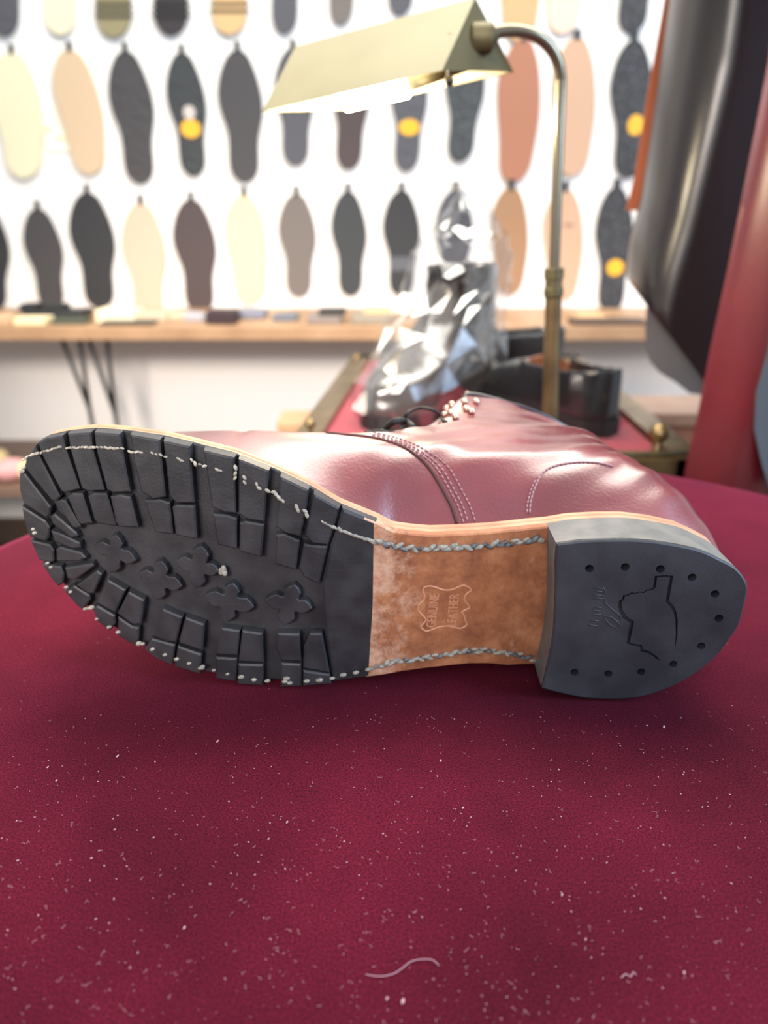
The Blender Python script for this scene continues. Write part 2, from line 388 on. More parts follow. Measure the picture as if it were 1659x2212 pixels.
vtop = lambda x: float(np.interp(x, XT, VT)); vbot = lambda x: float(np.interp(x, XB, VB))

boot = thing('leather_boot', (0.0, Y0, TAB), 'burgundy leather lace-up boot lying on its side, lugged black sole towards us', 'boot')

def outline_cols(x0, x1, n, ends=(True, True)):
    xs = []
    for i in range(n+1):
        u = i/n
        if ends[0] and ends[1]: u = 0.5 - 0.5*math.cos(math.pi*u)
        elif ends[0]: u = 1 - math.cos(math.pi/2*u)
        elif ends[1]: u = math.sin(math.pi/2*u)
        xs.append(x0 + (x1-x0)*u)
    return xs
def slab(bd, x0, x1, d0, d1, n=120, rows=10, ends=(True, True), inset=0.0, bev=0.0006, edge=None, yf=Ysole):
    """sheet following the sole's curve, from depth d0 to d1 behind its surface"""
    xs = outline_cols(x0, x1, n, ends)
    def col(i, ins):
        x = xs[i]; a, b2 = vbot(x) + ins, vtop(x) - ins
        if b2 < a: a = b2 = (a+b2)/2
        out = []
        for j in range(rows+1):
            v = a + (b2-a)*(0.5-0.5*math.cos(math.pi*j/rows)); xx = x
            if edge:
                e = edge(v); xx = x + (e - x1)*max(0, (x-x0)/(x1-x0))**6
            else:
                xx = x
            if i == 0: xx += ins if ends[0] else 0
            if i == n: xx -= ins if ends[1] else 0
            out.append((xx, v))
        return out
    layers = [(d0, inset + bev), (d0 + bev, inset), (d1, inset)]
    R = rows + 1; vs = []; fs = []
    for li, (d, ins) in enumerate(layers):
        for i in range(n+1):
            for (x, v) in col(i, ins): vs.append((x, yf(x) + d, v))
    W = (n+1)*R
    for i in range(n):
        for j in range(rows):
            q = (i*R+j, (i+1)*R+j, (i+1)*R+j+1, i*R+j+1); fs.append(q); fs.append(tuple(2*W + k for k in q[::-1]))
    bnd = [i*R for i in range(n+1)] + [n*R+j for j in range(1, R)] + [i*R+rows for i in range(n-1, -1, -1)] + [j for j in range(rows-1, 0, -1)]
    for l in range(2):
        for k in range(len(bnd)):
            a, c = bnd[k], bnd[(k+1) % len(bnd)]
            fs.append((l*W+a, (l+1)*W+a, (l+1)*W+c, l*W+c))
    bd.add(vs, fs)
# rubber edge line across the sole
e0 = hs(813, 1130); e1 = hs(801, 1467); em = hs(810, 1316)
redge = lambda v: float(np.interp(v, [e1.z, em.z, e0.z], [e1.x, em.x, e0.x]))
XR = max(e0.x, e1.x)
# --- tread
tr = MB()
slab(tr, XMIN, XR, 0.0044, 0.0058, n=110, ends=(True, False), edge=redge)
def lug(poly, top=0.0, base=0.0052, ch=0.0008):
    n = len(poly); P = [(p.x, p.z) for p in poly]
    ar = sum(P[i][0]*P[(i+1)%n][1]-P[(i+1)%n][0]*P[i][1] for i in range(n))
    if ar < 0: P = P[::-1]
    def off(d):
        out = []
        for i in range(n):
            a, b_, c = np.array(P[i-1]), np.array(P[i]), np.array(P[(i+1) % n])
            n1 = np.array([-(b_-a)[1], (b_-a)[0]]); n1 = n1/(np.linalg.norm(n1)+1e-9)
            n2 = np.array([-(c-b_)[1], (c-b_)[0]]); n2 = n2/(np.linalg.norm(n2)+1e-9)
            m = n1+n2; m = m/max(0.55, float(m@m))*2*0.5*2 if False else m/max(0.6, 1+float(n1@n2))
            out.append(b_ + m*d)
        return out
    L = [[(x, Ysole(x)+d, v) for x, v in off(o)] for d, o in ((top, ch), (top+ch*0.8, 0.0001), (base, -0.0002))]
    tr.loft(L)
Rg1 = [
 [(430,170),(580,160),(595,270),(670,535),(560,540),(520,520),(450,280)],
 [(600,160),(765,170),(785,270),(835,545),(720,550),(682,530),(612,270)],
 [(240,225),(290,200),(400,180),(425,280),(512,525),(420,550),(390,540),(262,300)],
 [(163,325),(225,245),(250,310),(385,575),(365,603),(330,600),(160,395)],
 [(122,430),(146,408),(325,640),(320,690),(295,712),(145,615),(120,520)],
 [(136,632),(290,728),(318,770),(312,838),(290,860),(188,832),(150,720)],
 [(190,850),(320,880),(345,920),(345,985),(330,995),(250,982),(212,900)],
 [(262,1002),(390,1020),(410,1070),(402,1130),(370,1150),(320,1090)],
 [(410,1180),(470,1140),(500,1160),(572,1205),(578,1232),(530,1300),(490,1272)],
 [(703,572),(770,560),(835,575),(885,772),(760,768),(738,740)],
 [(560,572),(592,550),(682,550),(748,765),(630,748),(600,722)],
 [(428,575),(460,550),(527,552),(590,745),(520,755),(498,735)],
 [(362,610),(385,590),(420,600),(517,765),(495,780),(460,770)],
 [(323,695),(348,682),(490,805),(500,830),(450,838),(333,745)],
 [(322,790),(395,812),(510,868),(517,905),(460,908),(343,858)],
 [(355,912),(380,893),(520,930),(550,965),(510,988),(360,988)],
 [(412,1028),(590,1000),(602,1020),(485,1108),(428,1098)],
 [(488,1142),(620,1045),(652,1070),(600,1195),(560,1195)],
 [(690,1105),(805,1172),(738,1320),(620,1255),(650,1180)],
 [(820,1182),(925,1235),(902,1390),(850,1392),(748,1322)],
 [(590,1290),(620,1268),(735,1335),(742,1385),(700,1435),(625,1375)],
 [(752,1340),(845,1402),(890,1412),(885,1500),(860,1530),(750,1462)],
 [(1040,1290),(1168,1345),(1128,1505),(1060,1500),(975,1462)],
 [(1185,1345),(1308,1390),(1297,1562),(1150,1512),(1145,1490)],
 [(968,1480),(1122,1522),(1105,1655),(1000,1612),(925,1555)],
 [(1135,1528),(1290,1582),(1280,1712),(1118,1662)],
 [(1415,1412),(1537,1430),(1522,1592),(1380,1582)],
 [(1378,1600),(1520,1608),(1512,1760),(1380,1738)],
 [(830,175),(1022,208),(1062,577),(980,592),(900,542),(850,330)],
 [(1042,212),(1215,250),(1245,615),(1130,617),(1082,572)],
 [(922,597),(1020,590),(1087,612),(1110,818),(990,802),(950,690)],
 [(1100,642),(1122,625),(1247,632),(1262,848),(1122,822)],
 [(1300,275),(1500,322),(1512,682),(1440,677),(1353,642)],
 [(1358,682),(1440,687),(1517,712),(1517,912),(1390,882)]]
Rg2 = [
 [(52,330),(292,422),(257,825),(115,802),(54,762)],
 [(60,832),(105,815),(257,842),(232,1102),(60,1052)],
 [(378,468),(600,572),(590,700),(540,942),(420,912),(343,862)],
 [(345,922),(410,915),(535,970),(505,1203),(335,1152)],
 [(640,600),(842,715),(792,890),(752,1005),(630,992),(572,932)],
 [(562,992),(640,1005),(752,1012),(682,1312),(560,1252),(525,1182)],
 [(80,1668),(242,1690),(252,1920),(52,1912)],
 [(50,1928),(250,1934),(245,2100),(45,2090)],
 [(358,1690),(532,1695),(547,1912),(385,1902),(340,1802)],
 [(385,1922),(545,1930),(548,2105),(380,2115)],
 [(608,1690),(706,1690),(765,2000),(555,1962),(562,1800)],
 [(555,1978),(768,2010),(780,2085),(555,2105)]]
for L_ in Rg1: lug([Z1(*p) for p in L_])
for L_ in Rg2: lug([Z2(*p) for p in L_])
# plain rubber towards the waist and thin skived edge
ex = [Z2(860,720), Z2(1128,830), Z2(1118,1500), Z2(1098,1800), Z2(1082,2045), Z2(790,2082), Z2(775,1990), Z2(725,1690), Z2(700,1310), Z2(772,1000), Z2(812,890)]
lug(ex, top=0.0010, base=0.0052, ch=0.0012)
def cross(c, tips, Z):
    C = Z(*c); T = [Z(*q) for q in tips]; C = Vector((C.x, 0, C.z)); T = [Vector((q.x, 0, q.z)) - C for q in T]
    poly = []
    for i in range(4):
        p, nx_ = T[i], T[(i+1) % 4]; q = nx_.normalized()*p.length; pr = T[i-1].normalized()*p.length
        for a, b_ in ((0.36, -0.30), (0.62, -0.36), (0.84, -0.22), (1.0, 0), (0.84, 0.22), (0.62, 0.36), (0.36, 0.30)):
            poly.append(C + p*a + (q*b_ if b_ > 0 else -pr*b_))
    lug(poly, top=0.0003, ch=0.0005)
cross((735,935), [(742,818),(870,985),(700,1065),(600,892)], Z1)
cross((1018,1112), [(1030,985),(1165,1150),(1000,1240),(883,1070)], Z1)
cross((1268,1030), [(1288,890),(1402,1052),(1255,1162),(1123,990)], Z1)
cross((1465,1252), [(1492,1128),(1625,1285),(1440,1382),(1308,1212)], Z1)
cross((448,1470), [(492,1312),(627,1500),(408,1632),(262,1432)], Z2)
tread = tr.build('tread', M['rubber'], boot)
# --- leather shank and the midsole below the whole length
b = MB(); slab(b, em.x - 0.004, 0.085, 0.0012, 0.0050, n=70, rows=24, ends=(False, False), inset=0.0003); waist = b.build('leather_shank', M['waist'], boot)
def pathpts(P, Z, dd, y=None):
    return [Vector((q.x, Ysole(q.x) + dd, q.z)) for q in [Z(*p) for p in P]]
b = MB(); slab(b, XMIN+0.0003, XMAX-0.0008, 0.0050, 0.0078, n=150, inset=0.0003, bev=0.0003)
slab(b, XMIN-0.0002, XMAX-0.0004, 0.0081, 0.0112, n=150, inset=0.0, bev=0.0007)
slab(b, XMIN+0.001, XMAX-0.002, 0.0075, 0.0090, n=150, inset=0.0012, bev=0.0003)
b.build('welt', M['welt'], boot, smooth=False)
# --- heel
hb = MB()
outer = [(p.x, p.z) for p in catmull([(q.x, Vz(q)) for q in H], 5) for p in [Vector((p[0], 0, p[1]))]]
br = [(p.x, p.z) for p in [hit(px, py, Yheel) for px, py in breast_px]]
outer = outer + [(float(p[0]), float(p[1])) for p in catmull([outer[-1]] + br + [outer[0]], 4)][1:-1]
def circ(c, r, n=12): return [(c.x + r*math.cos(2*math.pi*k/n), c.z + r*math.sin(2*math.pi*k/n)) for k in range(n)]
nails_px = [(450,465),(692,455),(930,468),(1145,525),(1300,637),(1327,802),(1207,990),(1018,1113),(800,1165),(577,1178),(348,1168)]
nails = [circ(Z4(*q), 0.0017) for q in nails_px]
def Z5(x, y): return hit(1240 + x/6.381, 1220 + y/6.381, Yheel)
logo_path = [(1395,1130),(1415,950),(1412,760),(1390,650),(1350,570),(1285,505),(1312,330),(1345,160),(1240,158),(1130,165),(1105,320),(1060,345),(1000,350),(960,385),(890,375),(850,398),(790,390),(740,420),(690,430),(672,480),(640,500),(632,560),(650,640),(700,720),(800,790),(775,920),(745,1080),(820,1105),(920,1115),(940,1185),(1040,1210),(1120,1265),(1180,1320)]
logo_w =    [3,      12,        16,        18,       20,       22,        24,        22,      14,       20,        18,         12,        10,        10,      10,        10,       12,       14,       16,       18,       20,       22,       24,       26,      28,        24,       20,        16,         18,         24,         20,          18,          4]
lp = [Z5(*q) for q in logo_path]; lp = [np.array([q.x, q.z]) for q in lp]
pxm = 0.30/FPX/6.381/0.96
lft, rgt = [], []
for i, q in enumerate(lp):
    a = lp[max(i-1, 0)]; c = lp[min(i+1, len(lp)-1)]; tdir = (c-a)/np.linalg.norm(c-a); nn = np.array([-tdir[1], tdir[0]])
    wd = logo_w[i]*pxm*1.0
    lft.append(q + nn*wd); rgt.append(q - nn*wd)
logo = [tuple(map(float, q)) for q in lft + rgt[::-1]]
def plate(bd, outer, holes, y0, y1, ch=0.0005, wall_outer=True, inset0=0.0):
    bm = bmesh.new(); edges = []
    def ring(P, d):
        vv = [bm.verts.new((x, Yheel(x) + d, v)) for x, v in P]
        ee = [bm.edges.new((vv[i], vv[(i+1) % len(vv)])) for i in range(len(vv))]
        return vv, ee
    cx = sum(p[0] for p in outer)/len(outer); cz = sum(p[1] for p in outer)/len(outer)
    inn = [(x + (cx-x)*0.018, v + (cz-v)*0.018) for x, v in outer] if ch else outer
    ov, oe = ring(inn, y0); edges += oe; hv = []
    for h_ in holes: v_, e_ = ring(h_, y0); edges += e_; hv.append((v_, h_))
    bmesh.ops.triangle_fill(bm, edges=edges, use_beauty=True, use_dissolve=False)
    def wallq(v0, P, d):
        v1 = [bm.verts.new((x, Yheel(x) + d, v)) for x, v in P]
        for i in range(len(P)):
            try: bm.faces.new((v0[i], v0[(i+1) % len(P)], v1[(i+1) % len(P)], v1[i]))
            except ValueError: pass
        return v1
    if wall_outer:
        m1 = wallq(ov, outer, y0 + ch); wallq(m1, outer, y1)
    for v_, h_ in hv: wallq(v_, h_, y1)
    bm.verts.index_update()
    bd.add([v.co.copy() for v in bm.verts], [tuple(v.index for v in f.verts) for f in bm.faces]); bm.free()
plate(hb, outer, nails + [logo], 0.0, 0.0020)
plate(hb, outer, nails, 0.0020, 0.0068, ch=0, wall_outer=False)
plate(hb, outer, [], 0.0068, 0.0075, ch=0, wall_outer=False)
heel = mk('heel', hb.v, hb.f, M['heelrubber'], boot)
# heel sides (sanded rubber lift) and leather heel base
hsd = MB()
def scl(P, s_):
    cx = sum(p[0] for p in P)/len(P); cz = sum(p[1] for p in P)/len(P)
    return [(x + (cx-x)*s_, v + (cz-v)*s_) for x, v in P]
ydep = lambda x: max(0.012, g(x) + 0.0035)
L0 = [[(x, Yheel(x) + 0.0006, max(v, TAB+.0005)) for x, v in outer], [(x, Yheel(x) + 0.008, max(v, TAB+.0005)) for x, v in outer], [(x, Ysole(x) + 0.0048, max(v, TAB+.0005)) for x, v in scl(outer, 0.006)]]
hsd.loft(L0, cap0=False); autosmooth(hsd.build('heel_side', M['rubberside'], boot), 50)
heel.data.materials.append(M['rubberside'])
# faint raised marks left of the emblem on the heel
em_ = MB()
for (x0, y0_, x1, y1_) in [(290,315,400,330),(300,360,400,375),(270,410,400,425),(250,455,405,465),(280,580,380,590),(265,625,360,640),(260,680,370,690),(225,760,340,775),(200,820,330,850)]:
    p, q = Z5(x0, y0_), Z5(x1, y1_); em_.tube([(p.x, Yheel(p.x), p.z), (q.x, Yheel(q.x), q.z)], 0.00035, 6)
for P_ in [[(400,300),(430,360),(400,430),(440,540),(620,690),(640,740)], [(390,700),(520,720),(600,790),(640,850),(590,880),(500,830),(420,740)]]:
    em_.tube([(q.x, Yheel(q.x), q.z) for q in [Z5(*k) for k in P_]], 0.0003, 6)
em_.build('raised_marks', M['heelrubber'], boot, smooth=True)
# --- stamp on the shank: hide outline and lettering
st = MB()
def ZS(x, y): return hs(880 + x/9.2167, 1240 + y/9.2167)
stamp = [(345,290),(440,270),(560,290),(660,330),(780,350),(900,335),(1000,295),(1110,255),(1200,280),(1280,350),(1200,410),(1150,480),(1160,580),(1250,690),(1160,740),(1090,790),(1140,860),(1150,940),(1190,1030),(1120,1090),(1030,1110),(900,1080),(760,1065),(620,1090),(500,1130),(400,1165),(340,1150),(270,1090),(300,1040),(370,950),(330,880),(250,800),(215,720),(250,620),(330,540),(340,450),(310,370)]
sp = [ZS(*q) for q in stamp]; sp = [Vector((float(p[0]), 0, float(p[1]))) for p in catmull([(q.x, q.z) for q in sp], 3, True)]
st.tube([(p.x, Ysole(p.x) + 0.00125, p.z) for p in sp + [sp[0]]], 0.00042, 6)
def text_mesh(body, c0, c1, height, dd, bd):
    """lettering laid along c0 -> c1 on the sole surface"""
    cu = bpy.data.curves.new('t', 'FONT'); cu.body = body; cu.size = 1; cu.extrude = 0.0
    o = bpy.data.objects.new('t', cu); sc.collection.objects.link(o); bpy.context.view_layer.update()
    me = bpy.data.meshes.new_from_object(o.evaluated_get(bpy.context.evaluated_depsgraph_get()))
    xs = [v.co.x for v in me.vertices]; ys = [v.co.y for v in me.vertices]
    x0, x1, y0, y1 = min(xs), max(xs), min(ys), max(ys)
    U = Vector((c1.x-c0.x, 0, c1.z-c0.z)); Vv = Vector((-U.z, 0, U.x)).normalized()*height
    P = [Vector((c0.x, 0, c0.z)) + U*((v.co.x-x0)/(x1-x0)) + Vv*((v.co.y-y0)/(y1-y0)) for v in me.vertices]
    bd.add([(p.x, Ysole(p.x) + dd, p.z) for p in P], [tuple(f.vertices) for f in me.polygons])
    n0 = len(me.vertices)
    bd.add([(p.x, Ysole(p.x) + 0.0013, p.z) for p in P] + [(p.x, Ysole(p.x) + dd, p.z) for p in P],
           [(e.vertices[0], e.vertices[1], e.vertices[1]+n0, e.vertices[0]+n0) for e in me.edges])
    bpy.data.objects.remove(o); bpy.data.curves.remove(cu); bpy.data.meshes.remove(me)
hgt = (ZS(620, 700) - ZS(430, 700)).length
text_mesh('GENUINE', ZS(560, 1080), ZS(640, 420), hgt, 0.0007, st)
text_mesh('LEATHER', ZS(975, 1050), ZS(1035, 420), hgt, 0.0008, st)
stamp_o = mk('leather_stamp', st.v, st.f, mat('pressed_leather', srgb(196, 138, 104), .45), boot)
# --- stitching
def stitches(P, Z, sp_, r, dd, mat_i, jit=0.25, big=None):
    pts = [Z(*q) for q in P]; pts = [Vector((q.x, 0, q.z)) for q in pts]
    L = [0]
    for a, c in zip(pts[:-1], pts[1:]): L.append(L[-1] + (c-a).length)
    n_ = max(1, int(L[-1]/sp_)); out = []
    for i in range(n_+1):
        d = L[-1]*i/max(n_, 1); k = max(0, min(len(L)-2, int(np.searchsorted(L, d))-1)); tt = (d-L[k])/max(1e-9, L[k+1]-L[k])
        p = pts[k].lerp(pts[k+1], tt); dr = (pts[k+1]-pts[k]).normalized()
        ang = random.uniform(-.5, .5); dr = Vector((dr.x*math.cos(ang)-dr.z*math.sin(ang), 0, dr.x*math.sin(ang)+dr.z*math.cos(ang)))
        rr = r*random.uniform(1-jit, 1+jit)
        p += Vector((random.uniform(-.2,.2)*r, 0, random.uniform(-.3,.3)*r))
        out.append((Vector((p.x, Ysole(p.x)+dd, p.z)), rr, dr))
    return out
s1 = MB()
for P_ in [[(150,330),(200,305)], [(215,298),(260,290),(330,270)], [(335,268),(383,255)], [(430,258),(500,258),(600,255),(755,262)], [(785,262),(830,285)], [(845,285),(905,290)], [(975,290),(1060,315)], [(1140,330),(1165,338)], [(1225,335),(1250,360),(1310,375)], [(1390,400),(1410,408)]]:
    for p, r_, d_ in stitches(P_, Z1, 0.0017, 0.0007, -0.0001, 0): s1.ball(p, r_, d_, 7, 5, (1.5, .8, .9))
for P_ in [[(30,400),(30,480)], [(100,480),(105,510)], [(195,530),(215,560)], [(280,580),(330,590)], [(340,600),(400,660)], [(505,705),(520,725)], [(575,740),(585,765)]]:
    for p, r_, d_ in stitches(P_, Z2, 0.0020, 0.0008, -0.0001, 0): s1.ball(p, r_, d_, 7, 5, (1.5, .9, .9))
for p, r_, d_ in stitches([(710,820),(760,850),(850,885),(930,920),(1000,945),(1135,975)], Z2, 0.0015, 0.00075, 0.0004, 0): s1.ball(p, r_, d_, 7, 5, (1.8, .9, .9))
s1.build('tread_stitching', M['stitch'], boot, smooth=True)['label'] = 'grey-white waxed stitches around the upper edge of the tread'; s1 = MB()
dots1 = [(152,385),(142,410),(214,778),(224,802),(304,996),(326,1022),(424,1150),(452,1180),(564,1284),(620,1352),(700,1405),(757,1437),(910,1515),(975,1547),(1055,1582),(1130,1610),(1210,1637),(1305,1662),(1368,1682),(1455,1706),(1540,1725),(1625,1745)]
for q in dots1:
    p = Z1(*q); bigs = 2.0 if q in [(564,1284),(910,1515),(1305,1662)] else 1.0
    for k in range(3 if bigs > 1 else 1):
        s1.ball((p.x+random.uniform(-.0008,.0008)*bigs*(bigs > 1), Ysole(p.x)-0.0001, p.z+random.uniform(-.0006,.0006)*(bigs > 1)), 0.0009*(1.25 if bigs > 1 else 1)*random.uniform(.8,1.2), (1,0,.4), 7, 5, (1.2,.8,.9))
for q in [(75,2028),(175,2050),(280,2060),(430,2040),(415,2065),(455,2075),(585,2060),(685,2053),(785,2040),(870,2013),(970,1995),(1065,1970)]:
    p = Z2(*q); s1.ball((p.x, Ysole(p.x)+0.0001, p.z), 0.0010*random.uniform(.85,1.25), (1,0,.2), 7, 5, (1.3,.8,.9))
s1.build('tread_stitching', M['stitch'], boot, smooth=True)['label'] = 'grey-white thread ends along the lower edge of the tread'; s1 = MB()
for q in [(1425,1045),(1432,1068),(1410,1060)]:
    p = Z1(*q); s1.ball((p.x, Ysole(p.x)+0.0016, p.z), 0.0017, (0,0,1), 7, 5, (1,.7,.8))
s1.build('stuck_crumb', M['stitch'], boot, smooth=True)['label'] = 'pale crumb stuck between the tread flowers'
s2 = MB()
def twisted(P, Z, r):
    A = stitches(P, Z, 0.0021, r, 0.0008, 0, 0.2)
    for i, (p, r_, d_) in enumerate(A):
        s2.cur = 0 if random.random() < 0.85 - max(0, p.x)*7.5*(p.z > TAB + .05) else 1
        dd = Vector((d_.x, 0, d_.z + (0.55 if i % 2 else -0.1)))
        s2.ball(p + Vector((0, 0, 0.0005 if i % 2 else -0.0005)), r_, dd, 8, 6, (1.6, .75, .8))
twisted([(100,320),(200,350),(300,378),(450,388),(600,385),(800,375),(1000,358),(1200,335),(1400,312)], Z3, 0.00135)
s2.build('shank_stitching', None, boot, smooth=True, mats=[M['stitch'], M['stitchdark']])['label'] = 'thick grey lockstitch along the upper edge of the tan shank'; s2 = MB()
twisted([(80,1312),(250,1272),(400,1255),(600,1220),(850,1182),(1000,1180),(1200,1210),(1345,1250)], Z3, 0.00115)
s2.build('shank_stitching', None, boot, smooth=True, mats=[M['stitch'], M['stitchdark']])['label'] = 'grey lockstitch along the lower edge of the tan shank'

# --- upper: implicit body, side profile (x, Y) x half width
hh = 0.0014
gx = np.arange(-0.150, 0.162, hh); gY = np.arange(0.262, 0.452, hh); gz = np.arange(-0.004, 0.114, hh)
X2, Y2 = np.meshgrid(gx, gY, indexing='ij')
front = [(-.1365,.270),(-.1385,.300),(-.1375,.318),(-.131,.334),(-.118,.344),(-.098,.349),(-.075,.352),(-.050,.356),(-.028,.363),(-.006,.374),(.008,.386),(.019,.398),(.028,.409),(.035,.420),(.039,.432),(.040,.470)]
back = [(.146,.262),(.1475,.290),(.149,.305),(.148,.320),(.144,.335),(.139,.350),(.136,.365),(.135,.385),(.135,.410),(.136,.440),(.137,.470)]
front = [tuple(map(float, p)) for p in catmull(front, 4)]; back = [tuple(map(float, p)) for p in catmull(back, 4)]
prof_poly = front + back[::-1]
ins = inside(X2, Y2, prof_poly)
# distance to front/back outline with different roundness
dF = seg_dist(X2, Y2, front); dB = seg_dist(X2, Y2, back)
D2 = Y2 - np.vectorize(Ysole)(X2)
tt_ = np.clip((D2 - 0.010)/0.055, 0, 1); sm = tt_*tt_*(3-2*tt_)
shf = np.clip((Y2 - 0.365)/0.05, 0, 1); RF = 0.030 + 0.014*sm; RF = RF*(1-shf) + 0.010*shf; RB = 0.034 + 0.006*sm; RB = RB*(1-shf) + 0.018*shf
sF = np.clip(dF/RF, 0, 1); sB = np.clip(dB/RB, 0, 1)
pF = (1-(1-sF)**2.1)**(1/2.1); pB = (1-(1-sB)**2.0)**(0.5)
vt = np.vectorize(vtop)(np.clip(X2, XMIN+.0035, XMAX-.004)) - TAB - 0.0045
vb = np.vectorize(vbot)(np.clip(X2, XMIN+.0035, XMAX-.004)) - TAB + 0.0045
# at sole level follow the footprint, higher up follow the body
xbt = [-.14, -.12, -.09, -.06, -.03, 0, .03, .06, .10, .14]
body_t = np.interp(X2, xbt, [.082, .0985, .1035, .1040, .1015, .0985, .0965, .0935, .0890, .0830])
body_b = np.interp(X2, xbt, [.055, .040, .022, .008, .0025, .0015, .0015, .0015, .0015, .0020])
shaft = np.clip((Y2 - 0.36)/0.07, 0, 1)
body_t = body_t*(1-shaft) + shaft*np.interp(X2, [0, .04, .063, .087, .105, .119, .137], [.097, .0960, .0905, .0830, .0740, .0640, .048])
low = np.clip((D2 - 0.010)/0.030, 0, 1); low = low*low*(3-2*low)
low = np.sin(np.clip((D2-0.009)/0.034, 0, 1)*math.pi/2)**1.2
vt2 = vt*(1-low) + body_t*low; vb2 = vb*(1-low) + body_b*low
vt2 = np.where(X2 < -.06, np.minimum(vt2, vt + 0.002 + 0*vt2), vt2)
vc = (vt2+vb2)/2; hw = (vt2-vb2)/2
near = np.clip(D2/0.03, 0, 1)        # by the welt the outline itself rounds the ends
p_low = np.ones_like(pF)
shape = (pF*pB)*near + np.minimum(1, pF*pB*1.25+0.0)*(1-near)
hw = hw*shape
hw = np.where(ins & (D2 > 0.0085), hw, -np.minimum(dF, dB)-0.001)
hw = np.where(D2 <= 0.0085, np.minimum(hw, (D2-0.0085)), hw)
# walking creases and soft dents in the leather
Zg = gz[None, None, :]
F = hw[:, :, None] - np.abs(Zg - vc[:, :, None])
# creases
cr = 0.0009*np.sin((X2*0.75+Y2*1.1)*210)*np.exp(-((X2+.0)/.022)**2)*np.exp(-((Y2-.352)/.02)**2)
cr2 = 0.0013*np.sin((Y2*1.0-X2*0.35)*150+1.0)*np.exp(-((X2-.085)/.05)**2)*np.exp(-((Y2-.365)/.035)**2)
dents = 0.0011*np.sin(X2*95+2.2*np.sin(Y2*60))*np.sin(Y2*88+1.3+1.7*np.sin(X2*42)) + 0.0006*np.sin((X2-Y2*1.6)*230+2*np.sin(X2*50))
dents = dents*np.clip((X2+.02)/.05, 0, 1)*np.clip((D2-.016)/.02, 0, 1)
F = F + (cr + cr2 + dents)[:, :, None]
top_cut = 0.4320 + 0.06*(X2-0.09) + 0*X2
F = np.minimum(F, (top_cut - Y2)[:, :, None])
inner = (hw - 0.0045)[:, :, None] - np.abs(Zg - vc[:, :, None]); inner = np.minimum(inner, (Y2 - 0.345)[:, :, None])
F = np.minimum(F, -inner)
V_, Q_ = surface_nets(F, (gx[0], gY[0], gz[0] + TAB), hh, 5)
# material: lining inside
upper = mk('upper', [tuple(v) for v in V_], [tuple(int(i) for i in q) for q in Q_], M['boot'], boot, smooth=True)
bvh = BVHTree.FromPolygons([Vector(v) for v in V_], [tuple(int(i) for i in q) for q in Q_])
def cast(px, py, lift=0.0):
    d = ray(px, py).normalized(); h_ = bvh.ray_cast(CAM, d)
    if h_[0] is None: return None, None
    nrm = h_[1] if h_[1].dot(d) < 0 else -h_[1]
    return h_[0] + nrm*lift, nrm
def Z6(x, y): return (680 + x/2.023, 820 + y/2.023)
def cast_path(P, n=10, lift=0.0003):
    out = []
    for q in catmull(P, n):
        p, nr = cast(float(q[0]), float(q[1]), lift)
        if p is not None: out.append((p, nr))
    return out
seam = [Z6(*q) for q in [(50,233),(150,243),(230,250),(300,265),(350,280),(400,302),(445,332),(480,362),(512,402),(545,455),(575,510),(600,560),(622,628)]]
sm_ = MB(); A = cast_path(seam, 10, 0.0001); sm_.tube([p for p, _ in A], 0.00075, 6)
sm_.build('vamp_seam', M['seam'], boot, smooth=True)
bs = MB()
def dash(P, every=0.0022, r=0.00042, ln=2.2):
    A = cast_path(P, 24, 0.0002); acc = 0; last = None
    for (p, nr), (q, _) in zip(A[:-1], A[1:]):
        if (q-p).length > 0.01: continue
        acc += (q-p).length
        if acc >= every: acc = 0; bs.ball(p, r, (q-p), 6, 5, (ln, 1, 1))
for off in (14, 24, 40):
    dash([(x + off*(0.2+0.8*min(1, max(0, (y-940)/70))), y - off*0.25*(1-min(1, max(0, (y-940)/110)))) for x, y in seam[2:]])
bs.build('vamp_stitching', M['bootstitch'], boot, smooth=True); bs = MB()
dash([Z6(*q) for q in [(938,592),(942,540),(955,490),(972,450),(990,415),(1020,390),(1060,375),(1110,366),(1160,362),(1220,363),(1262,370),(1295,378)]], 0.0019, 0.00055)
dash([Z6(*q) for q in [(926,592),(930,540),(943,488),(962,445)]], 0.0019, 0.00045)
bs.build('heel_counter_stitching', M['bootstitch'], boot, smooth=True)
# laces, eyelets, collar binding
def arc(P, Y, r, n=8):
    return [on_y(float(q[0]), float(q[1]), Y + 0.012*math.sin(i*0.35)) for i, q in enumerate(catmull(P, n))]
lc = MB()
lc.tube(arc([(868,928),(869,908),(885,889),(910,881),(936,886),(952,897),(958,909),(972,911)], 0.385, 0), 0.0009, 8)
lc.tube(arc([(824,940),(840,918),(862,908),(880,912),(893,924)], 0.365, 0), 0.0017, 8)
lc.tube(arc([(790,936),(815,932),(840,935)], 0.36, 0), 0.0012, 8)
lc.tube(arc([(955,912),(968,908),(985,906),(1004,893)], 0.395, 0), 0.0010, 8)
lc.tube(arc([(962,880),(985,880),(1012,876),(1030,872)], 0.415, 0), 0.0009, 8)
lc.build('lace', M['lace'], boot, smooth=True)
for q in [(1003,871),(1028,871),(1008,887),(1018,892),(976,874),(965,883),(962,900),(976,896),(984,904)]:
    p, nr = cast(q[0], q[1], 0.0012)
    if p is None: p = on_y(q[0], q[1], 0.408); nr = Vector((-.4, -.7, .6))
    e_ = MB(); e_.ball(p, 0.0021, nr, 12, 8, (0.75, 1, 1)); e_.build('eyelet', M['eyelet'], boot, smooth=True)
